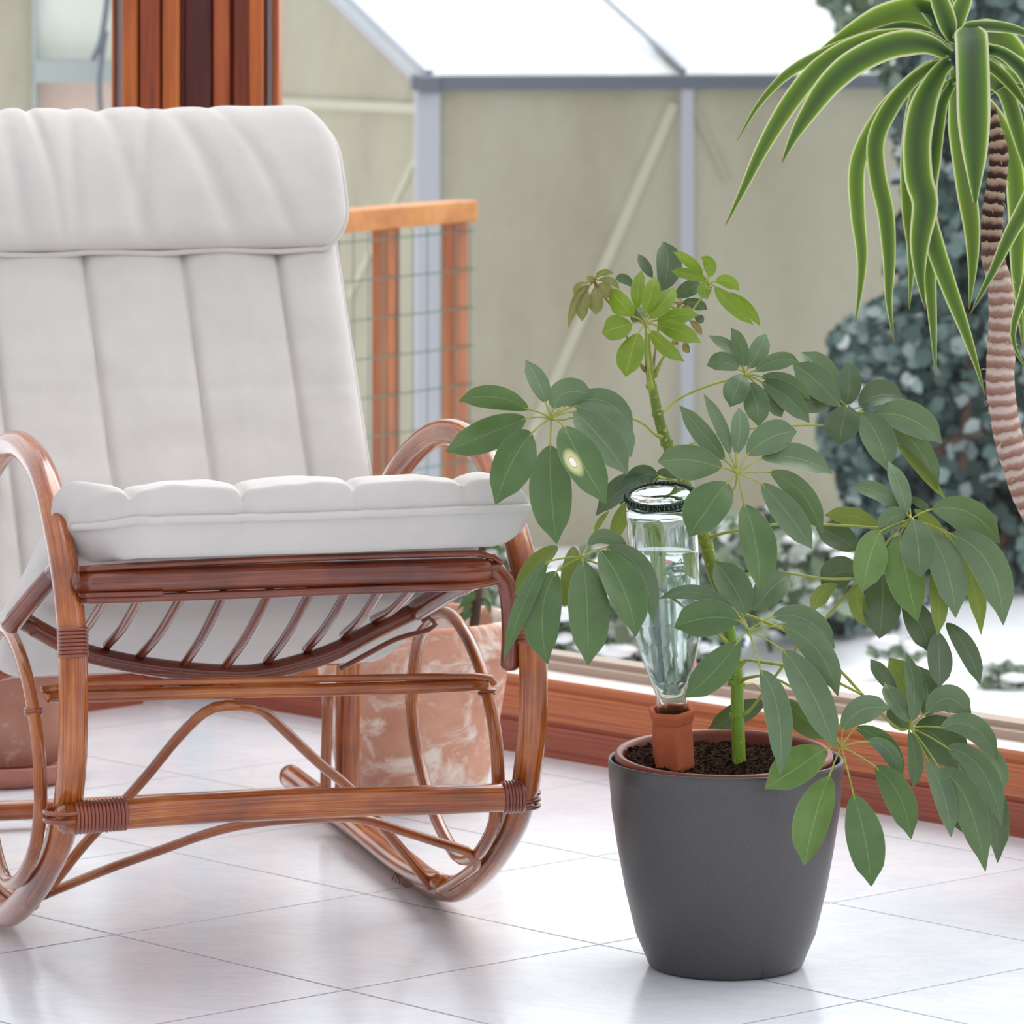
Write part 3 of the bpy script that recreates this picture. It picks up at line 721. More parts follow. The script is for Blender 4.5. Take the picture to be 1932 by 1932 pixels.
tilted(mb, PV); so_ = mb.build('potting_soil', SOIL); tag(so_, 'dark brown crumbly potting soil filling the nursery pot', 'soil', kind='stuff')

# ------------------------------------------------------------------ clay spike and upturned glass bottle
ST = P(1267, 1336, 5.600); SB = P(1271, 1440, 5.610)
spike = thing('clay_watering_spike', 'six-sided terracotta watering spike pushed into the soil under the glass bottle', 'watering spike', SB)
ax = (ST-SB).normalized()
def along(mb, org, axis, z0=Vector((0, 0, 1))):
    M = z0.rotation_difference(axis).to_matrix()
    for i in range(len(mb.v)): mb.v[i] = org+M @ mb.v[i]
hs = (ST-SB).length
mb = MB(); mb.lathe([(0,-.06),(.006,-.055),(.0225,-.012),(.0262,0),(.0254,hs*.5),(.0246,hs-.016),(.0262,hs-.0145),(.0292,hs-.005),(.0288,hs-.001),(.0265,hs),(.0225,hs-.0015),(.0215,hs-.006),(.0205,hs-.03),(0,hs-.032)], (0,0,0), 6)
for i in range(len(mb.v)): mb.v[i] = Matrix.Rotation(math.radians(38), 3, 'Z') @ mb.v[i]
along(mb, SB, ax); o = flat_fix(mb.build('spike_body', CLAY, spike, smooth=False, bevel=.0022))
for p_ in o.data.polygons: p_.use_smooth = False
BT = P(1246, 931, 5.535); BN = P(1268, 1344, 5.601)
bottle = thing('glass_bottle', 'clear upturned glass bottle of water standing neck down in the clay spike', 'bottle', BN)
LB = (BT-BN).length; ba = (BN-BT).normalized()              # s runs from the base (top) to the mouth (down)
outer = [(.0372,.001),(.0398,.005),(.0408,.012),(.0410,.03),(.0412,.09),(.0412,.150),(.0405,.163),(.0385,.175),(.0345,.193),(.0300,.211),(.0255,.226),(.0212,.240),(.0182,.250),(.0172,LB+.004),(.0170,LB+.019)]
th = .0026
innr = [(r-th, s) for r, s in outer if s > .008]
mb = MB(); mb.lathe(outer+innr[::-1]+[(0,.0098),(0,.0075),(.022,.0062),(.032,.0022)], (0,0,0), 72, close=False)
# close between last punt ring and first outer ring
seg = 72; n0 = 0; nl = None
mb.lathe([(.032,.0022),(.0372,.001)], (0,0,0), 72)
along(mb, BT, ba); import bmesh
def clean(o):
    bm = bmesh.new(); bm.from_mesh(o.data); bmesh.ops.remove_doubles(bm, verts=bm.verts, dist=1e-6); bmesh.ops.recalc_face_normals(bm, faces=bm.faces); bm.to_mesh(o.data); bm.free(); return o
body = clean(mb.build('bottle_body', GLASS, bottle))
# ribbed grip ring round the base
mb = MB(); ring = []
for k in range(96*2):
    a = math.pi*2*k/192; r = .0385+(.0006 if k % 4 < 2 else 0)
    ring.append(Vector((r*math.cos(a), r*math.sin(a), .0035)))
mb.tube(ring, .0042, 8, True, step=.001); along(mb, BT, ba); clean(mb.build('ribbed_base_ring', GLASSG, bottle))
# water: level surface about a third of the way down
wl = P(1256, 1043, BT.y).z
wp = [(r-th+.00004, s) for r, s in outer if .06 < s < LB+.01]+[(.0142, LB+.022)]
mb = MB(); mb.lathe([(wp[0][0], .06)]+[(r, s) for r, s in wp if s > .08]+[(0, wp[-1][1])], (0,0,0), 72)
along(mb, BT, ba)
top = [i for i in range(72)]
for i in top: mb.v[i] = mb.v[i]+ba*((wl-mb.v[i].z)/ba.z)
mb.face(top)
wat = clean(mb.build('bottle_water', WATER, bottle)); 

# ------------------------------------------------------------------ umbrella plant
CROPS = {1:(1040,440,460/1932), 2:(820,650,480/1932), 3:(1220,600,500/1932), 4:(1480,640,452/1932), 5:(1480,860,452/1932), 6:(930,960,370/1932), 7:(1220,1020,420/1932), 8:(1420,1220,500/1932)}
def cpt(c, x, y): ox, oy, s = CROPS[c]; return (ox+x*s, oy+y*s)
stem_px = [(1394,1462,13),(1394,1430,13),(1393,1390,12.5),(1391,1330,12.5),(1390,1275,12),(1379,1205,11.5),(1362,1124,12),(1345,1075,12),(1331,1020,12.5),(1313,965,12.5),(1290,905,12),(1264,850,11.5),(1246,800,10.5),(1234,745,9.5),(1226,700,8.5),(1222,660,7),(1222,630,5.5)]
SBASE = P(1394, 1440, 5.622)
plant = thing('umbrella_plant', 'green umbrella plant with hand-shaped leaves growing in the dark grey pot', 'potted plant', SBASE)
K = 5.6/F
mb = MB(); mb.tube([P(x, y, 5.622) for x, y, r in stem_px], [r*K for _, _, r in stem_px], 14, step=.008)
for x, y, r, dy in ((1344,1062,13.5,8),(1331,1022,13.5,-6),(1258,836,12.5,6),(1241,780,11.5,5),(1229,728,10.5,4),(1386,1288,13.4,4),(1389,1350,13.6,4)):      # leaf scars
    a = P(x, y, 5.622); mb.tube([a+Vector((-.0004,0,-.004)), a, a+Vector((.0004,0,.004))], [r*K*.93, r*K*1.04, r*K*.93], 14, step=.002, caps=False)
mb.build('stem', STEM, plant)

def leaflet(mb, pb, pm, pt, width, mat, roll, cup, nl=20, wave=0.0):
    """one blade: quadratic midrib pb-pm-pt, half width profile, cupped across"""
    cp = pm*2-(pb+pt)*.5
    na = 6; grid = []
    for j in range(nl+1):
        s = j/nl
        c = pb*(1-s)**2+cp*2*s*(1-s)+pt*s*s
        t = ((cp-pb)*(1-s)+(pt-cp)*s).normalized()
        v = (Vector((0, 0, H))-c).normalized()
        side = t.cross(v).normalized(); nn = side.cross(t).normalized()
        side = (side*math.cos(roll)+nn*math.sin(roll)); nn = side.cross(t).normalized()
        if nn.dot(v) < 0: nn = -nn
        prof = (math.sin(math.pi*min(1, s**1.02*.985+.006)))**.60
        prof *= (1-.45*sm(.80, .97, s))*(1-.6*sm(.95, 1, s))
        hw = width*.5*prof/max(.55, math.cos(roll))
        row = []
        for i in range(na+1):
            q = i/na*2-1
            z = cup*(abs(q)**1.6)*hw+wave*hw*math.sin(s*9+q*2.5)
            row.append(mb.vert(c+side*(q*hw)+nn*z))
        grid.append(row)
    for j in range(nl):
        for i in range(na):
            mb.face((grid[j][i], grid[j][i+1], grid[j+1][i+1], grid[j+1][i]), [(i/na, j/nl), ((i+1)/na, j/nl), ((i+1)/na, (j+1)/nl), (i/na, (j+1)/nl)], LK.index(mat))
    return cp

PLAB = {'C1': 'leaf with a pale dead spot on one blade', 'C10': 'young yellow-green leaf', 'C11': 'young bronze leaf', 'C12': 'young yellow-green leaf', 'C10c': 'unopened brown leaf buds'}
def compound(label, depth, hub, leaves, stalks, kind='g', tilt=.55, stalkmat=None, d_end=5.622, pr=2.1):
    """hub (crop,x,y); leaves: (crop,bx,by,mx,my,tx,ty,w[,mat[,depth offset cm]]); stalks: list of [(crop,x,y)...] hub first, joint last"""
    rnd = random.Random(label)
    hx, hy = cpt(*hub); mb = MB(); sb = MB(); hp_ = P(hx, hy, depth)
    for lf in leaves:
        c, bx, by, mx, my, tx, ty, wd = lf[:8]; mat = lf[8] if len(lf) > 8 and lf[8] else kind; off = (lf[9] if len(lf) > 9 else 0)*.01
        (bx, by), (mx, my), (tx, ty) = cpt(c, bx, by), cpt(c, mx, my), cpt(c, tx, ty); wpx = wd*CROPS[c][2]
        def dp(x, y):                                    # blades radiate from the hub: low ones hang towards the viewer, high ones lean away
            q = (y-hy)*K; return depth+off-tilt*q*(1.0 if q > 0 else .8)
        jit = rnd.uniform(-.006, .006)
        pb, pm, pt = P(bx, by, dp(bx, by)+jit*.3), P(mx, my, dp(mx, my)-.004+jit), P(tx, ty, dp(tx, ty)+jit+.004)
        wv = wpx*(dp(mx, my))/F*.99
        leaflet(mb, pb, pm, pt, wv, mat, rnd.uniform(-.55, .55), rnd.uniform(.04, .34), wave=rnd.uniform(.01, .06))
        if math.hypot(bx-hx, by-hy) < 108 and abs(off) < .025:
            q = hp_.lerp(pb, .5)+Vector((0, 0, .0015)); sb.tube([hp_, q, pb, pb.lerp(pm, .14)], [.0011, .0010, .0012, .0007], 6, step=.006)
    part = mb.build('compound_leaf', LMATS, plant)
    if label in PLAB: part['label'] = PLAB[label]
    for st in stalks:
        pts = [cpt(*p) if len(p) == 3 else p for p in st]; n = len(pts); v = []
        for i, (x, y) in enumerate(pts):
            u = i/(n-1); dd = lerp(depth, d_end, u**1.3); v.append(P(x, y, dd))
        rad = [lerp(pr*.85, pr*1.15, (i/(n-1)))*K*1.15 for i in range(n)]; rad[-1] *= 2.0
        sb.tube(v, rad, 8, step=.006)
    if sb.v: sb.build('leaf_stalk', stalkmat or STALK, part)
    return part

compound('C1', 5.50, (2,885,560), [
 (2,712,492,450,398,185,430,185,'n'),(2,690,562,400,680,82,812,255,'n'),(2,735,675,590,890,462,1214,320,'n'),(2,878,770,886,1120,928,1512,330,'n'),
 (2,985,622,1110,870,1300,1207,300,'s',-2.2),(2,1062,510,1270,720,1466,988,270),(2,1070,465,1350,610,1490,855,210,None,1),(2,1015,452,1310,440,1502,672,190,None,2),
 (2,905,485,1000,365,1205,385,230,None,1),(2,840,440,790,290,690,118,150)],
 [[(2,885,570),(2,980,570),(2,1070,548),(2,1300,520),(2,1480,555),(2,1590,605),(2,1670,680),(2,1735,705)]])
compound('C2', 5.66, (3,725,420), [
 (3,670,375,555,320,440,350,140),(3,688,350,600,220,450,128,95),(3,706,355,690,220,615,72,120),(3,738,365,815,240,870,115,145),(3,795,385,950,305,1108,318,130),
 (3,840,430,1030,470,1192,592,125),(3,842,470,1040,590,1185,765,165),(3,742,475,800,620,815,790,190),(3,830,520,920,620,985,720,140,'d',2),(3,695,412,655,520,608,648,190,None,-1)],
 [[(3,725,420),(3,650,440),(3,555,462),(3,420,505),(3,290,560),(3,190,620),(3,130,680),(3,85,715)]])
compound('C3', 5.70, (3,1480,690), [
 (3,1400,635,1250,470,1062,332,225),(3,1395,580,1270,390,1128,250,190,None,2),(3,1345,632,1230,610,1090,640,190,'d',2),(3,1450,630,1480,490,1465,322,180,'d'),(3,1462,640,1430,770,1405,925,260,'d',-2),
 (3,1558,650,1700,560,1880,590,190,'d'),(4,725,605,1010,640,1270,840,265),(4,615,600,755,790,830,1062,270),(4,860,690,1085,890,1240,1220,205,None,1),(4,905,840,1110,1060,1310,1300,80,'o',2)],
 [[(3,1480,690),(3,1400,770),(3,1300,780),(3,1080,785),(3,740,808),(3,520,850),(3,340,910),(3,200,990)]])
compound('C4', 5.50, (3,660,1135), [
 (3,545,1090,310,1035,82,1050,265),(3,565,1030,420,850,240,638,150),(3,605,995,540,790,415,552,100),(3,650,990,680,820,672,652,140),(3,735,995,910,870,1095,830,240),
 (3,842,1025,1090,1020,1355,1137,185),(3,905,1125,1130,1280,1285,1572,190,None,1),(3,840,1210,1040,1440,1205,1682,210),(3,712,1362,800,1660,820,1985,262,'n'),(3,588,1205,450,1380,310,1595,315,'n',-1)],
 [[(3,660,1135),(3,640,1240),(3,560,1330),(3,480,1460),(3,420,1560)]], d_end=5.61, pr=1.7)
compound('C5', 5.60, (5,1020,510), [
 (5,985,470,935,260,838,42,145),(5,920,425,740,290,550,250,140),(5,985,475,860,510,795,640,185),(5,1040,515,1080,740,1095,978,290,None,-2),(5,1190,430,1490,460,1738,705,290),
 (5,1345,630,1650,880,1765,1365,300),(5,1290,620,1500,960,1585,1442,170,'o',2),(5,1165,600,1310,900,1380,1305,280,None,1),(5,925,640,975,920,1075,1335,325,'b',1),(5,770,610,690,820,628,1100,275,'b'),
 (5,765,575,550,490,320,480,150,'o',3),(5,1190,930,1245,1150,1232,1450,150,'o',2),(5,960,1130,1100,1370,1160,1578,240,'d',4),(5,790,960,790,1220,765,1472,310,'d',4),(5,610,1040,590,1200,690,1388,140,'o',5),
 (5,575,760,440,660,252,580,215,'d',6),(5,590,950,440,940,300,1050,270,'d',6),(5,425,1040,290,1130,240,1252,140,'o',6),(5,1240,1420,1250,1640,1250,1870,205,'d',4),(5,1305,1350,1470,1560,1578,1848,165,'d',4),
 (5,1000,330,1090,380,1175,432,70,'d',2),(5,1050,430,1180,540,1270,620,110,'o',3)],
 [[(5,1020,510),(5,885,620),(5,740,830),(5,600,1010),(5,310,1330),(7,1330,900),(7,1100,1200),(7,1020,1310),(7,900,1470),(7,830,1525)],
  [(5,900,600),(5,760,582),(5,340,555),(3,1000,1500),(3,660,1548),(3,500,1585),(3,420,1620)],
  [(5,560,990),(5,320,990),(5,0,940),(7,1210,280),(7,900,290),(7,700,330)]], pr=2.4)
compound('C6', 5.46, (6,885,470), [
 (6,640,375,420,560,210,860,190,'o',3),(6,530,525,330,870,105,1490,190,'n'),(6,622,622,490,1020,540,1530,385,'n'),(6,890,520,930,1010,935,1540,415,'n'),(6,795,370,770,650,700,965,210,'o',3),
 (6,1060,415,1290,790,1405,1258,385,'n'),(6,1115,385,1450,600,1578,1132,250,None,1),(6,945,362,1110,270,1350,410,150,None,2)],
 [[(6,885,490),(6,980,520),(6,1080,560),(6,1350,660),(6,1640,785),(6,1900,980),(7,330,590),(7,560,760),(7,720,900)]])
compound('C7', 5.47, (7,885,780), [
 (7,745,585,430,450,110,505,130),(7,800,690,520,670,240,755,330,'n'),(7,790,880,590,1130,330,1362,290,'n'),(7,860,632,760,410,590,178,290,None,3),(7,935,612,1080,420,1250,300,265,None,3),
 (7,1095,660,1390,690,1630,940,215),(7,1185,740,1490,960,1660,1350,250),(7,1190,955,1440,1330,1635,1815,300),(7,992,1130,1140,1480,1160,2040,240)],
 [[(7,885,780),(7,840,680),(7,795,580),(7,720,520),(7,650,470)]], pr=2.6)
compound('C8', 5.47, (8,645,730), [
 (8,655,605,800,460,998,455,200),(8,755,590,970,720,1090,975,150,'n',1),(8,835,690,990,760,1090,960,125),(8,895,875,1070,1090,1155,1402,225,'n'),(8,735,1080,820,1400,865,1748,280,'n'),
 (8,556,950,455,1250,380,1598,270,'b'),(8,520,750,330,880,90,1035,275,'b')],
 [[(8,645,730),(8,560,580),(7,1500,1480),(7,1390,1390),(7,1240,1260),(7,1060,1180),(7,900,1185),(7,770,1240)]], pr=2.2)
compound('C9', 5.58, (8,1150,590), [
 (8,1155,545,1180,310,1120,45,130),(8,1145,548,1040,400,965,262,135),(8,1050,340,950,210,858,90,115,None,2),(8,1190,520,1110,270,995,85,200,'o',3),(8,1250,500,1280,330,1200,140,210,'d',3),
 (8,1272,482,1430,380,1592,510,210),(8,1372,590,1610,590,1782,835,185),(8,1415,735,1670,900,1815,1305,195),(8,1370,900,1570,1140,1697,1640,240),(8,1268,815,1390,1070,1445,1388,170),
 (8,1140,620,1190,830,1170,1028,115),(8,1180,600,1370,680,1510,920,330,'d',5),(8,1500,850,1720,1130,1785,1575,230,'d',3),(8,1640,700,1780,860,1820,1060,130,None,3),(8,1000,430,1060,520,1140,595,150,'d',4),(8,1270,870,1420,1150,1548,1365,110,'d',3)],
 [[(8,1150,590),(8,1090,610),(8,990,540),(8,800,350),(7,1670,1120),(7,1400,910),(7,1180,770),(7,860,640),(7,760,580),(7,660,500)],
  [(8,800,350),(8,640,270),(7,1690,1245),(7,1400,1110),(7,1250,1090),(7,980,1050),(7,860,1040),(7,790,1110)]], pr=2.6)
compound('C10', 5.58, (1,750,720), [
 (1,640,655,560,560,455,450,170),(1,636,715,515,750,402,790,205),(1,688,795,630,960,590,1138,215),(1,685,600,690,450,715,292,110),(1,740,630,790,490,820,340,140),(1,780,670,880,560,975,430,165),
 (1,845,690,1000,650,1168,650,125),(1,840,735,1000,770,1185,868,150),(1,785,780,890,890,1055,1018,120)],
 [[(1,750,720),(1,755,900),(1,775,1100),(1,795,1250)]], kind='y', pr=2.6, stalkmat=STALK)
compound('C10b', 5.66, (1,860,560), [
 (1,865,450,925,260,888,65,205),(1,800,345,745,260,688,165,85),(1,655,430,580,365,508,362,80),(1,985,510,1090,440,1200,408,130),(1,1040,555,1140,555,1238,608,95),(1,630,680,690,640,745,590,150),(1,1140,660,1180,680,1208,705,70)],
 [[(1,860,560),(1,845,800),(1,815,1000),(1,810,1140)]], kind='d', stalkmat=BROWNSTALK)
compound('C11', 5.60, (1,335,385), [
 (1,300,420,205,520,135,752,80),(1,270,395,215,430,182,492,60),(1,282,455,250,570,245,700,110),(1,345,430,355,540,350,645,125),(1,370,410,430,450,480,520,110),(1,375,370,470,380,537,440,60),(1,352,355,410,310,492,318,55),(1,345,362,310,355,280,362,40)],
 [[(1,335,385),(1,400,480),(1,520,640),(1,640,920),(1,700,1030),(1,745,1085)]], kind='z', stalkmat=BROWNSTALK)
compound('C12', 5.62, (1,1250,400), [
 (1,1232,378,1080,325,955,298,90),(1,1200,330,1100,230,968,148,90),(1,1247,345,1260,260,1188,188,110),(1,1305,385,1400,380,1488,455,105),(1,1245,395,1215,450,1240,522,115),(1,1302,430,1420,560,1600,725,120),(1,1380,470,1540,580,1655,738,90,None,2)],
 [[(1,1270,425),(1,1190,515),(1,1120,610),(1,1000,800),(1,920,930),(1,850,1050),(1,815,1140)]], kind='y', pr=1.8)
compound('C10c', 5.64, (1,1040,690), [
 (1,1000,590,1020,550,1022,508,42),(1,1105,695,1150,740,1195,808,60),(1,1055,860,1070,910,1078,952,62),(1,978,850,985,870,985,892,40),(1,1040,580,1080,585,1110,605,30)],
 [[(1,1040,690),(1,1010,800),(1,950,900),(1,880,1000),(1,820,1130)]], kind='r', stalkmat=BROWNSTALK)
compound('C13', 5.71, (2,1700,1015), [
 (2,1670,1030,1440,1090,1225,1300,180,'d'),(2,1690,1010,1550,1010,1410,1220,160,'d'),(2,1690,985,1760,975,1840,1040,70,'d'),(2,1690,1040,1640,1400,1750,1800,185,'o',1),(2,1500,1180,1400,1340,1370,1500,120,'o',1),(2,1325,1265,1255,1350,1212,1440,45,'o',1),(2,1880,1500,1870,1640,1900,1790,80,'o',2)],
 [[(2,1700,1015),(2,1850,1040),(2,1950,1120),(2,2000,1200)]], kind='d', tilt=.1)
compound('C14', 5.76, (7,1100,1380), [
 (7,1025,1400,790,1510,528,1652,200,'d'),(7,1175,1375,1360,1540,1565,1725,220,'n')],
 [[(7,1100,1380),(7,1000,1310),(7,930,1245),(7,840,1250)]], kind='d', tilt=.1, pr=1.6)
# ------------------------------------------------------------------ dracaena at the right
DT = 6.05
trunk_px = [(1866,205,13),(1874,240,15),(1884,290,19),(1881,340,19),(1874,390,20),(1871,440,21),(1874,490,22),(1886,535,23),(1890,600,25),(1889,660,27),(1887,720,27),(1894,780,27),(1906,840,27),(1922,890,27),(1945,950,28),(2000,1040,30),(2085,1160,31),(2170,1300,32),(2200,1470,33)]
DB = P(2200, 1470, DT); DB.z = 0
drac = thing('dragon_tree', 'tall dragon tree with drooping cream-edged strap leaves and a ringed trunk by the window', 'potted plant', DB)
KD = DT/F
mb = MB(); pts = [P(x, y, DT) for x, y, r in trunk_px]
q, qr = resample(pts, [r*KD for *_, r in trunk_px], False, .0045)
L = 0; rad = []
for i, p in enumerate(q):
    if i: L += (q[i]-q[i-1]).length
    up = L < .20
    ph = (L/(.0165 if up else .0215)+.6*noise.noise(Vector((L*30, 2, 1)))) % 1
    rad.append(qr[i]*(1+(.10 if up else .05)*(abs(ph-.5)*2-.5)+.05*noise.noise(Vector((L*60, 0, 0)))))
mb.tube(q, rad, 18, step=1)
mb.build('trunk', TRUNK, drac)
mb = MB(); rnd = random.Random(3)
for i in range(90):
    k = rnd.randrange(len(q)-20); p = q[k]; a = rnd.uniform(0, 6.28); d = Vector((math.cos(a), math.sin(a), rnd.uniform(-1, .6))).normalized()
    s = p+Vector((math.cos(a), math.sin(a), 0))*rad[k]*.97; l = rnd.uniform(.003, .010)
    mb.tube([s, s+d*l*.6, s+d*l+Vector((0, 0, -l*.5))], [.0008, .0006, .0003], 4, step=.004)
tag(mb.build('trunk_fibre', FIBRE, drac), kind='stuff')
def strap(crop, pts, width, roll=0.0, off=0.0, droop=.5, cup=.18, end=1.0, base=.45):
    sc_ = .3064; rnd = random.Random(len(pts)*width+pts[-1][1])
    px = [(1340+x*sc_, y*sc_) if c == 'A' else ((1500+x*.29, 400+y*.29) if c == 'B' else (x, y)) for c, x, y in pts]
    hx, hy = px[0]; v = []
    acc = 0
    for i, (x, y) in enumerate(px):
        if i: acc += math.dist(px[i], px[i-1])
        v.append(P(x, y, DT+off*(1-math.exp(-acc/130))))
    cen, _ = resample(v, [1]*len(v), False, .008)
    mb = MB(); n = len(cen); rows = []; wv = width*sc_*KD; tw = rnd.uniform(-.25, .25)
    for j, c in enumerate(cen):
        s = j/(n-1); t = (cen[min(j+1, n-1)]-cen[max(j-1, 0)]).normalized()
        vd = (Vector((0, 0, H))-c).normalized(); sd = t.cross(vd).normalized(); nn = sd.cross(t)
        rl = roll+tw*math.sin(s*4); sd2 = sd*math.cos(rl)+nn*math.sin(rl); nn = sd2.cross(t)
        hw = wv*.5*min(1, base+s*(2.2 if base < .5 else 9))*(1-sm(.5, 1.03, s))**.62*end if s < .995 else .0002
        hw = max(hw, .0004)/max(.5, math.cos(rl)) 
        rows.append([mb.vert(c+sd2*(hw*k)+nn*(cup*hw*abs(k)**1.5)) for k in (-1, -.66, -.33, 0, .33, .66, 1)])
    for j in range(n-1):
        for i in range(6):
            mb.face((rows[j][i], rows[j][i+1], rows[j+1][i+1], rows[j+1][i]), [(i/6, j/(n-1)), ((i+1)/6, j/(n-1)), ((i+1)/6, (j+1)/(n-1)), (i/6, (j+1)/(n-1))])
    return mb.build('strap_leaf', STRAP, drac)
A = lambda *p: [('A', *x) for x in p]
X_ = lambda *p: [('P', *x) for x in p]
strap('A', A((1470,260),(1380,110),(1250,70),(1080,110),(880,205),(660,320)), 190, .2, .06)
strap('A', A((1480,300),(1330,190),(1180,165),(1000,215),(720,320),(480,450),(300,640),(165,868)), 78, .3, .05)
strap('A', A((1480,330),(1360,240),(1150,225),(900,280),(680,410),(500,620),(330,900),(200,1170),(92,1392)), 120, -.1, -.06)
strap('A', A((1470,340),(1330,270),(1130,275),(900,375),(730,520),(600,700),(510,850),(440,1005)), 165, .1, -.10)
strap('A', A((1475,250),(1420,140),(1330,20),(1230,-110)), 95, .3, .06, end=1.3)
strap('A', A((1490,250),(1450,120),(1400,-20),(1350,-160)), 95, -.2, -.02, end=1.3)
strap('A', A((1480,250),(1520,120),(1570,-10),(1620,-140)), 85, .3, .03, end=1.3)
strap('A', A((1500,260),(1480,100),(1440,-60),(1430,-160)), 70, .3, .1, end=1.3)
strap('A', A((1602,172),(1610,300),(1616,480),(1620,700),(1628,960),(1632,1278)), 205, .05, -.12, base=.55)
strap('A', A((1480,390),(1380,400),(1240,500),(1110,660),(1020,860),(1030,1080),(1080,1320),(1100,1600),(1100,1850),(1130,2105)), 112, .15, -.02)
strap('A', A((1470,380),(1340,410),(1150,590),(1000,800),(910,1020),(910,1300),(935,1560),(925,1760),(893,1990)), 105, -.2, .03)
strap('A', A((1480,380),(1420,430),(1320,620),(1270,860),(1280,1100),(1320,1250),(1290,1480),(1290,1680),(1325,1910)), 175, .1, -.08)
strap('A', A((1470,360),(1400,370),(1290,500),(1240,720),(1215,1000),(1220,1300),(1240,1550),(1225,1905)), 95, .3, .04)
strap('A', A((1500,490),(1440,530),(1390,700),(1360,1000),(1345,1350),(1350,1700),(1370,2000),(1390,2330)), 95, .3, .03)
strap('A', A((1490,520),(1430,640),(1380,900),(1330,1250),(1380,1500),(1460,1740),(1560,2010),(1640,2250),(1690,2430)), 118, -.1, .01)
strap('A', A((1500,430),(1510,560),(1530,820),(1570,1120),(1610,1400),(1615,1640),(1594,1905)), 125, .1, .05)
strap('A', A((1500,260),(1570,180),(1720,165),(1900,190),(2050,260)), 75, .4, .04)
strap('A', A((1510,300),(1620,210),(1760,230),(1880,380),(1980,640),(2040,900)), 190, .1, .08)
strap('A', A((1510,400),(1660,380),(1780,450),(1880,560),(1990,720)), 75, .3, -.03)
strap('A', A((1510,470),(1650,520),(1720,570),(1800,520),(1940,540),(2060,640)), 40, .3, .06)
strap('A', A((1510,450),(1680,480),(1810,560),(1880,760),(1930,960),(1990,1180)), 105, .1, .06)
strap('A', A((1500,480),(1620,560),(1760,740),(1860,980),(1890,1300),(1890,1650),(1905,1900),(1930,2160)), 120, .1, .12)
strap('A', A((1510,300),(1700,300),(2000,500),(2100,900),(1990,1180),(1850,1440),(1730,1690),(1600,1935)), 118, .0, -.05)
strap('A', A((1510,330),(1800,330),(2020,620),(2060,1200),(1960,1700),(1870,2000),(1880,2150),(1960,2290)), 110, .2, -.06)
mb = MB(); mb.lathe([(0,0),(.10,0),(.106,.006),(.135,.19),(.145,.192),(.145,.225),(.132,.225),(.124,.17),(0,.165)], DB, 48); flat_fix(mb.build('planter', TERRA2, drac))

# ------------------------------------------------------------------ terracotta pots behind the chair
TC = P(779, 1500, 6.72); TC.z = 0
tp = thing('terracotta_planter', 'large weathered terracotta planter with white deposits standing behind the rocking chair', 'plant pot', TC)
mb = MB(); mb.lathe([(0,0),(.094,0),(.101,.006),(.112,.06),(.1235,.12),(.1325,.175),(.137,.205),(.1385,.207),(.1465,.210),(.148,.215),(.148,.252),(.145,.2575),(.138,.2585),(.133,.256),(.129,.246),(.12,.19),(0,.185)], TC, 80); flat_fix(mb.build('planter_body', TERRA, tp))
mb = MB(); mb.lathe([(0,.228),(.04,.231),(.08,.226),(.128,.222)], TC, 40); sl = mb.build('planter_soil', SOIL); tag(sl, 'dark soil in the terracotta planter behind the chair', 'soil', kind='stuff')
sp_base = P(897, 1180, 6.70)
sprout = thing('cut_back_plant', 'cut back brown stem with a drooping green leaf in the terracotta planter', 'plant', sp_base)
mb = MB(); mb.tube([P(893, 1200, 6.70), P(897, 1160, 6.70), P(903, 1110, 6.70), P(909, 1050, 6.70), P(912, 990, 6.705)], [.0075,.0070,.0062,.0058,.005], 10, step=.01); mb.build('stem', TWIG, sprout)
for b, m, t, wd in (((905,1128),(890,1125),(862,1152),14),((906,1130),(918,1138),(925,1160),12),((895,1150),(880,1158),(858,1180),18),((900,1140),(885,1138),(874,1168),14),((908,1040),(930,1030),(948,1046),12)):
    mb = MB(); leaflet(mb, P(*b, 6.70), P(*m, 6.69), P(*t, 6.68), wd*6.7/F, 'n', .2, .2); mb.build('leaf', LMATS, sprout)
T2 = P(2, 1455, 6.90); T2.z = 0
t2 = thing('small_terracotta_pot', 'dull terracotta pot on a saucer at the far left behind the chair', 'plant pot', T2)
mb = MB(); mb.lathe([(0,.026),(.086,.026),(.090,.03),(.098,.10),(.104,.165),(.110,.167),(.111,.20),(.106,.203),(.101,.20),(.095,.15),(0,.145)], T2, 64); flat_fix(mb.build('pot_body', TERRA2, t2))
mb = MB(); mb.lathe([(0,0),(.108,0),(.115,.004),(.124,.028),(.1215,.031),(.118,.03),(.110,.012),(0,.010)], T2, 64); o = flat_fix(mb.build('pot_saucer', SAUCER)); tag(o, 'shallow terracotta saucer under the dull pot at the far left', 'saucer')
for i in range(len(o.data.vertices)): pass
sp2 = thing('sprig', 'small dark green sprig in the pot at the far left', 'plant', P(26, 1262, 6.86))
for b, m, t, wd in (((26,1268),(24,1252),(30,1240),10),((24,1268),(12,1250),(6,1243),9),((28,1268),(40,1254),(50,1249),9),((20,1268),(4,1258),(-10,1250),10)): mb = MB(); leaflet(mb, P(*b, 6.87), P(*m, 6.87), P(*t, 6.87), wd*6.9/F, 'd', .2, .2); mb.build('leaf', LMATS, sp2)
mb = MB(); mb.tube([P(24, 1290, 6.87), P(25, 1270, 6.87), P(26, 1262, 6.87)], .002, 6); mb.build('stem', TWIG, sp2)

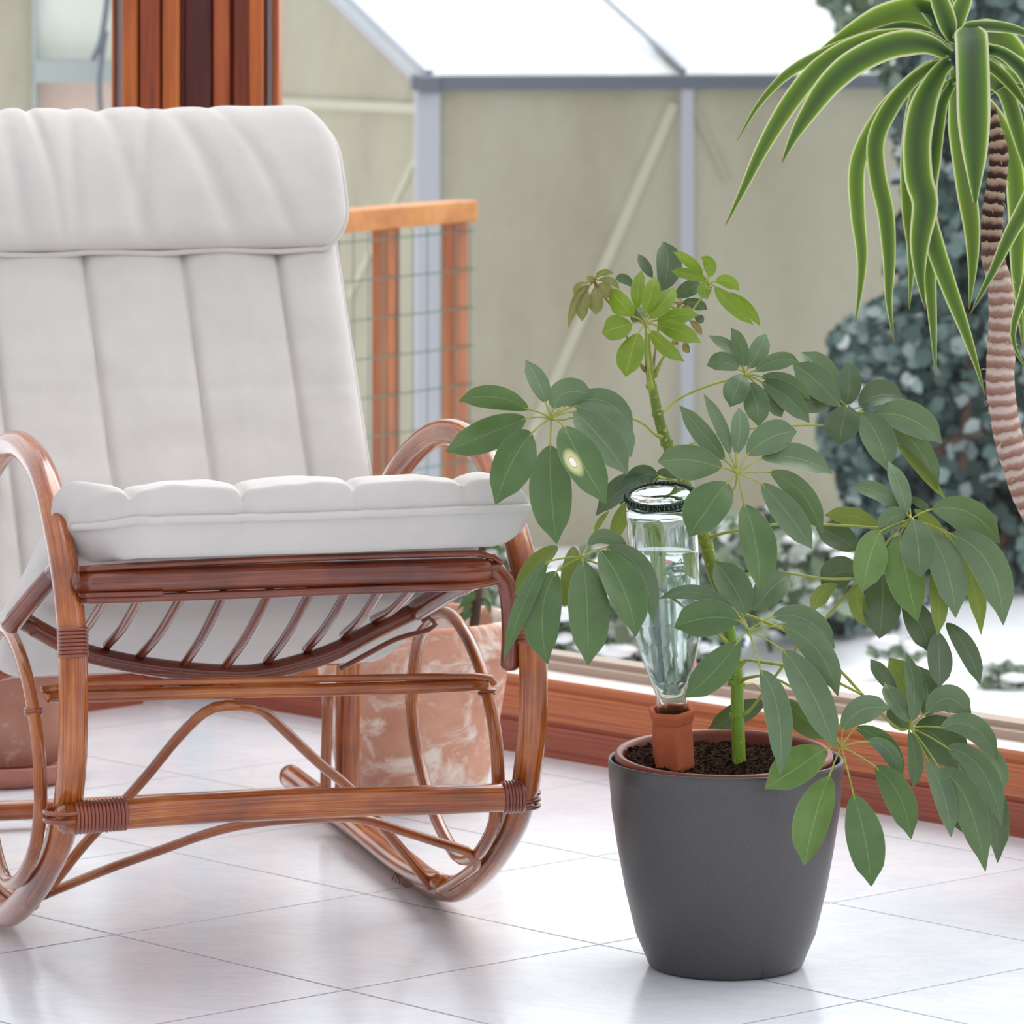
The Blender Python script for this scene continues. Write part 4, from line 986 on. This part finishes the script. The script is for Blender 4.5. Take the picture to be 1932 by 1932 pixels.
# ------------------------------------------------------------------ garden fence just outside
GZ = -0.32
fa, fb_ = P(630, 395, 9.02), P(880, 375, 9.40); fd = Vector((fb_.x-fa.x, fb_.y-fa.y, 0)); fl_ = fd.length; fd.normalize(); fn = Vector((-fd.y, fd.x, 0))
ztop = 0.702
fence = thing('garden_railing', 'orange wooden railing with green wire mesh outside the window', 'railing', Vector((fb_.x, fb_.y, GZ)))
ln = 1.15; a0 = Vector((fb_.x, fb_.y, 0))
mb = MB(); mb.box(a0-fd*(ln/2)+Vector((0,0,ztop-.021)), fd*(ln/2), fn*.028, (0,0,.021)); mb.build('top_rail', WOODF, fence, smooth=False, bevel=.004)
def fpos(px):                                   # position along the rail seen at that column
    r = (px-CX)/F; t = (r*a0.y-a0.x)/(fd.x-r*fd.y); return t
for px in (857, 728, 560, 380):
    t = fpos(px); c = a0+fd*t+Vector((0,0,(ztop-.042+GZ)/2))
    mb = MB(); mb.box(c, fd*.020, fn*.020, (0,0,(ztop-.042-GZ)/2)); mb.build('post', WOODFD, fence, smooth=False, bevel=.002)
mb = MB()
zz = ztop-.06
while zz > GZ+.05:
    mb.tube([a0-fd*.01-fn*.024+Vector((0,0,zz)), a0-fd*(ln-.01)-fn*.024+Vector((0,0,zz))], .0014, 5, step=1); zz -= .075
for k in range(int(ln/.05)):
    c = a0-fd*(.02+.05*k)-fn*.022; mb.tube([c+Vector((0,0,ztop-.045)), c+Vector((0,0,GZ+.05))], .0014, 5, step=2)
mb.build('wire_mesh', WIRE, fence)
mb = MB(); mb.box(a0-fd*(ln/2)+Vector((0,0,GZ+.08)), fd*(ln/2), fn*.02, (0,0,.03)); mb.build('bottom_rail', WOODFD, fence, smooth=False)

# ------------------------------------------------------------------ greenhouse
GC = P(806, 150, 12.0); ze = GC.z; GC0 = Vector((GC.x, GC.y, GZ-.05))
gd = Vector((math.cos(math.radians(8)), math.sin(math.radians(8)), 0)); gg = Vector((-.6, .8, 0)); gn = Vector((gd.y, -gd.x, 0)); ggn = Vector((-.8, -.6, 0))
GL, GG = 1.34, 1.3
gh = thing('greenhouse', 'aluminium greenhouse with cloudy beige panels and a snowy roof in the garden', 'greenhouse', GC0)
tt = .361; pr_ = P(650, 0, (GC+gg*tt).y); sl_ = Vector((gg.x*tt, gg.y*tt, pr_.z-ze))*2.4      # roof slope vector up to the ridge
def post(c, r1, z0, z1, n1, n2, name='post', mat=ALU):
    mb = MB(); mb.box(Vector((c.x, c.y, (z0+z1)/2)), n1*r1, n2*.02, (0,0,(z1-z0)/2)); return mb.build(name, mat, gh, smooth=False, bevel=.004)
g2 = Vector((GC.x, GC.y, 0))
post(g2+Vector((.0,0,0)), .031, GZ-.05, ze, gd, gn, 'corner_post'); post(g2+gd*.662, .015, GZ-.05, ze, gd, gn); post(g2+gd*GL, .018, GZ-.05, ze, gd, gn)
mb = MB(); mb.box(g2+gd*(GL/2)+Vector((0,0,ze-.008)), gd*(GL/2+.04), gn*.028, (0,0,.019)); mb.build('eave_gutter', ALUD, gh, smooth=False, bevel=.005)
mb = MB(); mb.box(g2+gn*.01+Vector((0,0,ze-.012)), gd*.028, gn*.035, (0,0,.022)); mb.build('corner_bracket', ALUD, gh, smooth=False, bevel=.006)
def quad(name, ps, nrm, th, mat):
    mb = MB(); a = [mb.vert(p) for p in ps]; b = [mb.vert(p-nrm*th) for p in ps]; n = len(ps)
    mb.face(a); mb.face(b[::-1])
    for k in range(n): mb.face((a[k], b[k], b[(k+1)%n], a[(k+1)%n]))
    return flat_fix(mb.build(name, mat, gh, smooth=False))
for t0, t1 in ((.02, .655), (.668, GL)):
    quad('wall_panel', [g2+gd*t0+Vector((0,0,GZ-.02)), g2+gd*t1+Vector((0,0,GZ-.02)), g2+gd*t1+Vector((0,0,ze-.02)), g2+gd*t0+Vector((0,0,ze-.02))], gn, .006, PANEL)
ridge = g2+Vector((0,0,ze))+sl_
quad('gable_panel', [g2+gg*.02+Vector((0,0,GZ-.02)), g2+gg*GG+Vector((0,0,GZ-.02)), g2+gg*GG+Vector((0,0,ridge.z)), Vector((ridge.x, ridge.y, ridge.z)), g2+gg*.02+Vector((0,0,ze))], ggn, .006, PANEL)
def bar(name, a, b, w_, n1, mat=ALU, d=.012, parent=gh):
    mb = MB(); t = (b-a).normalized(); s = t.cross(n1).normalized(); mb.box((a+b)/2, t*((b-a).length/2), s*w_, n1*d); return mb.build(name, mat, parent, smooth=False)
bar('gable_rafter', g2+Vector((0,0,ze)), ridge, .028, ggn)
zb = H-(205+100)*GC.y/F
bar('gable_bar', g2+Vector((0,0,zb)), g2+gg*GG+Vector((0,0,zb-.0)), .012, ggn, PALE)
def gwall(px, py):                                 # point on the long wall
    r = (px-CX)/F; t = (r*g2.y-g2.x)/(gd.x-r*gd.y); p = g2+gd*t; return Vector((p.x, p.y, H-(py-YH)/F*p.y))
def ggab(px, py):
    r = (px-CX)/F; t = (r*g2.y-g2.x)/(gg.x-r*gg.y); p = g2+gg*t; return Vector((p.x, p.y, H-(py-YH)/F*p.y))
bar('brace', gwall(1272, 195)+gn*.003, gwall(985, 860)+gn*.003, .0125, gn, PALE, .003)
bar('brace', gwall(1306, 195)+gn*.003, gwall(1372, 340)+gn*.003, .008, gn, FAINT, .002)
bar('brace', ggab(785, 300)+ggn*.003, ggab(660, 560)+ggn*.003, .008, ggn, PALE, .003)
rn = gd.cross(sl_).normalized(); rn = rn if rn.z > 0 else -rn
e0 = g2+Vector((0,0,ze+.010))
quad('roof_panel', [e0-gd*.02, e0+gd*(GL+.03), e0+gd*(GL+.03)+sl_, e0-gd*.02+sl_], rn, .006, PANELR)
def rf(t, s): return e0+gd*t+sl_*s
bar('roof_bar', rf(.655, .0)+rn*.004, rf(.655, 1)+rn*.004, .006, rn, ALUD, .012)
# snow lying on the roof, edge melting back to the right of the gable
mb = MB(); nx, ny = 60, 30; g_ = []
for j in range(ny+1):
    row = []
    for i in range(nx+1):
        t = GL*i/nx*1.02; s = j/ny
        lim = .52*(1-sm(0.1, .62, t))**1.0+.10+.03*noise.noise(Vector((t*14, 1, 0)))
        lim = min(lim, .62) if t > .12 else .62
        h = .016*sm(lim-.02, lim+.06, s)+.002*noise.noise(Vector((t*9, s*6, 2)))
        if t < .03: h *= t/.03
        row.append(mb.vert(rf(t, s)+rn*(h-.002)))
    g_.append(row)
for j in range(ny):
    for i in range(nx): mb.face((g_[j][i], g_[j][i+1], g_[j+1][i+1], g_[j+1][i]))
o = mb.build('roof_snow', SNOW); tag(o, 'thick white snow lying on the greenhouse roof', 'snow', kind='stuff')
if sum(p.normal.z for p in o.data.polygons) < 0: o.data.flip_normals()

# ------------------------------------------------------------------ shed seen through the left window
dS = 11.0
shed = thing('garden_shed', 'pale garden shed with a grey ledge and pinkish wall seen through the left window', 'shed', P(60, 900, dS)*1.0)
def sbox(name, x0, x1, y0, y1, d, th, mat):
    a, b = P(x0, y1, d), P(x1, y0, d); mb = MB(); mb.box(((a.x+b.x)/2, d+th/2, (a.z+b.z)/2), ((b.x-a.x)/2,0,0), (0,th/2,0), (0,0,(b.z-a.z)/2)); return mb.build(name, mat, shed, smooth=False)
sbox('cloudy_panel', -260, 61, -60, 1150, dS, .05, PANEL)
sbox('post', 60, 69, -60, 1150, dS-.02, .05, GREYP)
sbox('white_panel', 70, 194, -60, 112, dS+.02, .03, WHITEP)
sbox('ledge', 66, 222, 114, 156, dS-.05, .12, GREYP)
sbox('wall', 66, 330, 156, 1150, dS+.03, .1, PINK)
sbox('back_wall', 194, 330, -60, 114, dS+.06, .05, WHITEP)
mb = MB(); mb.tube([P(206, -40, dS-.1), P(200, 20, dS-.1), P(190, 80, dS-.1), P(176, 112, dS-.1)], .007, 8, step=.02); mb.tube([P(200, 60, dS-.1), P(188, 150, dS-.1), P(190, 230, dS-.1), P(186, 400, dS-.1)], .006, 8, step=.03); mb.build('drain_pipe', ALUD, shed)

# ------------------------------------------------------------------ snow, hedge, shrubs, tree
mb = MB(); xs = [-14+28*i/140 for i in range(141)]; ys = [7.15+.05*i for i in range(90)]+[11.65+1.5*1.12**i for i in range(40)]
g_ = []
for y in ys:
    row = []
    for x in xs:
        xx = x*(y/12) if y > 12 else x*.55*(y/7)
        z = GZ+.05*noise.noise(Vector((xx*1.6, y*1.3, 0)))+.02*noise.noise(Vector((xx*5, y*5, 3)))+.10*sm(8.0, 9.2, y)*sm(.1, .9, xx)*(1-sm(10.5, 12, y))
        inside = (Vector((xx, y, 0))-CR).dot(UD) < .13 and (Vector((xx, y, 0))-CR).dot(OUTL) < .13
        row.append(mb.vert((xx, y, min(z, -.08) if not inside else -.45)))
    g_.append(row)
for j in range(len(ys)-1):
    for i in range(140): mb.face((g_[j][i], g_[j][i+1], g_[j+1][i+1], g_[j+1][i]))
o = mb.build('garden_snow', SNOW); tag(o, 'white snow covering the garden ground outside', 'snow', kind='stuff')
if sum(p.normal.z for p in o.data.polygons) < 0: o.data.flip_normals()

def leafcard(mb, c, size, rnd, m=0):
    t = Vector((rnd.gauss(0,1), rnd.gauss(0,.8), rnd.gauss(-.3,.8))).normalized(); s = t.cross(Vector((rnd.gauss(0,.7), -1, rnd.gauss(.5,.6)))).normalized(); n = s.cross(t)
    L, w_ = size*rnd.uniform(.7, 1.3), size*rnd.uniform(.35, .6)
    i = [mb.vert(c-t*L*.5), mb.vert(c-t*L*.15+s*w_+n*w_*.25), mb.vert(c+t*L*.25+s*w_*.8+n*w_*.2), mb.vert(c+t*L*.6), mb.vert(c+t*L*.25-s*w_*.8+n*w_*.2), mb.vert(c-t*L*.15-s*w_+n*w_*.25)]
    mb.face((i[0],i[1],i[2],i[3]), None, m); mb.face((i[0],i[3],i[4],i[5]), None, m)
def blob(mb, c, rx, ry, rz, m=0, n=18):
    g_ = []
    for j in range(n+1):
        th_ = math.pi*j/n; row = []
        for k in range(n*2):
            ph = math.pi*k/n; d = Vector((math.sin(th_)*math.cos(ph), math.sin(th_)*math.sin(ph), math.cos(th_)))
            f = 1+.25*noise.noise(d*2.2+c)+.1*noise.noise(d*6)
            row.append(mb.vert(c+Vector((d.x*rx*f, d.y*ry*f, d.z*rz*f))))
        g_.append(row)
    for j in range(n):
        for k in range(n*2): mb.face((g_[j][k], g_[j+1][k], g_[j+1][(k+1)%(2*n)], g_[j][(k+1)%(2*n)]), None, m)
hedge = thing('ivy_hedge', 'tall dark blue-green ivy hedge beside the greenhouse on the right', 'hedge', P(1780, 1180, 10.7))
rnd = random.Random(5); mb = MB()
n_ = 0
while n_ < 9500:
    px, py, d = rnd.uniform(1540, 2150), rnd.uniform(-140, 1260), rnd.uniform(10.25, 10.85)
    lim = lerp(1705, 1580, sm(520, 640, py))+52*noise.noise(Vector((py*.012, d*2, 0)))-30*sm(900, 1200, py)
    if px < lim: continue
    if noise.noise(Vector((px*.016, py*.016, d*1.5))) < -.25 and d < 10.6: continue
    leafcard(mb, P(px, py, d), .036, rnd); n_ += 1
mb.build('foliage', IVY, hedge)
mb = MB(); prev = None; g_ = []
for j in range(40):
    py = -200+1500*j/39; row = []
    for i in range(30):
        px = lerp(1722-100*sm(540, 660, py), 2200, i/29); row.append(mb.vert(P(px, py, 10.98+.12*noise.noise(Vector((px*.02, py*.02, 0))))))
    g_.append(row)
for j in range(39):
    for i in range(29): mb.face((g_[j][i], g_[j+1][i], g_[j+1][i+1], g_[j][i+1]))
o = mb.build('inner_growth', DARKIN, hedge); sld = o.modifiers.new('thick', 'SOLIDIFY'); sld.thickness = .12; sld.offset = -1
for pts in (((1835,640),(1828,720),(1820,800),(1816,880)),((1762,180),(1755,300),(1768,420)),((1760,860),(1800,830),(1850,815)),((1900,1000),(1870,1060),(1850,1150))):
    mb = MB(); mb.tube([P(x, y, 10.3) for x, y in pts], .011, 7, step=.03); mb.build('stem', TWIG, hedge)
tree = thing('garden_tree', 'pale grey-green leafy tree overhanging the right end of the greenhouse roof', 'tree', P(1760, 1120, 11.5))
mb = MB(); n_ = 0
while n_ < 2300:
    px, py, d = rnd.uniform(1480, 2100), rnd.uniform(-200, 190), rnd.uniform(11.25, 11.75)
    if px < 1550+.75*max(0, py)+26*noise.noise(Vector((py*.02, 4, 0))): continue
    leafcard(mb, P(px, py, d), .042, rnd); n_ += 1
mb.build('foliage', TREE, tree)
mb = MB(); mb.tube([P(1760, 1120, 11.5), P(1770, 600, 11.5), P(1760, 200, 11.5), P(1790, -100, 11.5)], [.05,.045,.035,.02], 10, step=.1); mb.build('trunk', TWIG, tree)

def shrub(label, px, py, d, rx, rz, n, mat, leaf=.034, snow=.5):
    base = P(px, py, d); t = thing('low_shrub', label, 'shrub', base, 'low snowy shrubs outside the window')
    mb = MB()
    for i in range(n):
        a = rnd.uniform(0, 6.283); r = math.sqrt(rnd.random()); hh = rnd.random()
        leafcard(mb, base+Vector((math.cos(a)*r*rx, math.sin(a)*r*rx*.7, hh*rz*(1-.5*r*r))), leaf, rnd)
    mb.build('foliage', mat, t)
    mb = MB()
    for i in range(3):
        mb.tube([base+Vector((rnd.uniform(-.3,.3)*rx, rnd.uniform(-.2,.2)*rx, -.06)), base+Vector((rnd.uniform(-.7,.7)*rx, rnd.uniform(-.4,.4)*rx, rz*rnd.uniform(.5, .95)))], .004, 5, step=.1)
    mb.build('stem', TWIG, t)
    mb = MB()
    for i in range(int(snow*16)):
        a = rnd.uniform(0, 6.283); r = math.sqrt(rnd.random()); c = base+Vector((math.cos(a)*r*rx, math.sin(a)*r*rx*.7, rz*rnd.uniform(.35, 1.0)*(1-.45*r*r)))
        blob(mb, c, rnd.uniform(.015, .04), rnd.uniform(.015,.035), rnd.uniform(.008, .018), 0, 6)
    if mb.v: tag(mb.build('snow_clump', SNOW, t), kind='stuff')
    return t
shrub('low snowy shrub outside, seen between the chair arm and the bottle', 1110, 1262, 8.9, .20, .22, 620, IVYL, .034, 1.6)
shrub('low dark green shrub outside, seen left of the plant stem below the glass bottle', 1250, 1262, 9.0, .16, .17, 420, IVY, .036, .9)
shrub('low snowy shrub outside, seen right behind the plant stem', 1420, 1175, 9.8, .20, .24, 560, IVYL, .036, 1.4)
shrub('low dark shrub outside, seen at the foot of the ivy hedge', 1545, 1180, 10.0, .17, .20, 420, IVY, .036, .8)
shrub('small green tuft poking through snow, seen just left of the lower leaf cluster', 1700, 1236, 9.5, .06, .03, 50, IVYL, .03, .2)
shrub('small green tuft poking through snow at the right edge', 1902, 1292, 9.2, .06, .04, 60, IVYL, .03, .2)
shrub('low shrub outside behind the chair seat', 930, 1240, 9.0, .17, .2, 380, IVYL, .034, .9)
RB = P(1302, 1312, 8.72)
mb = MB(); mb.lathe([(0,0),(.036,0),(.050,.060),(.055,.062),(.055,.080),(.050,.080),(.044,.02),(0,.016)], RB-Vector((0,0,.0)), 40)
Mr = Matrix.Rotation(math.radians(-38), 4, 'Y'); tilted(mb, RB, Mr)
o = flat_fix(mb.build('garden_pot', REDPOT)); tag(o, 'faded red plastic pot tipped in the snow outside behind the glass bottle', 'flower pot')
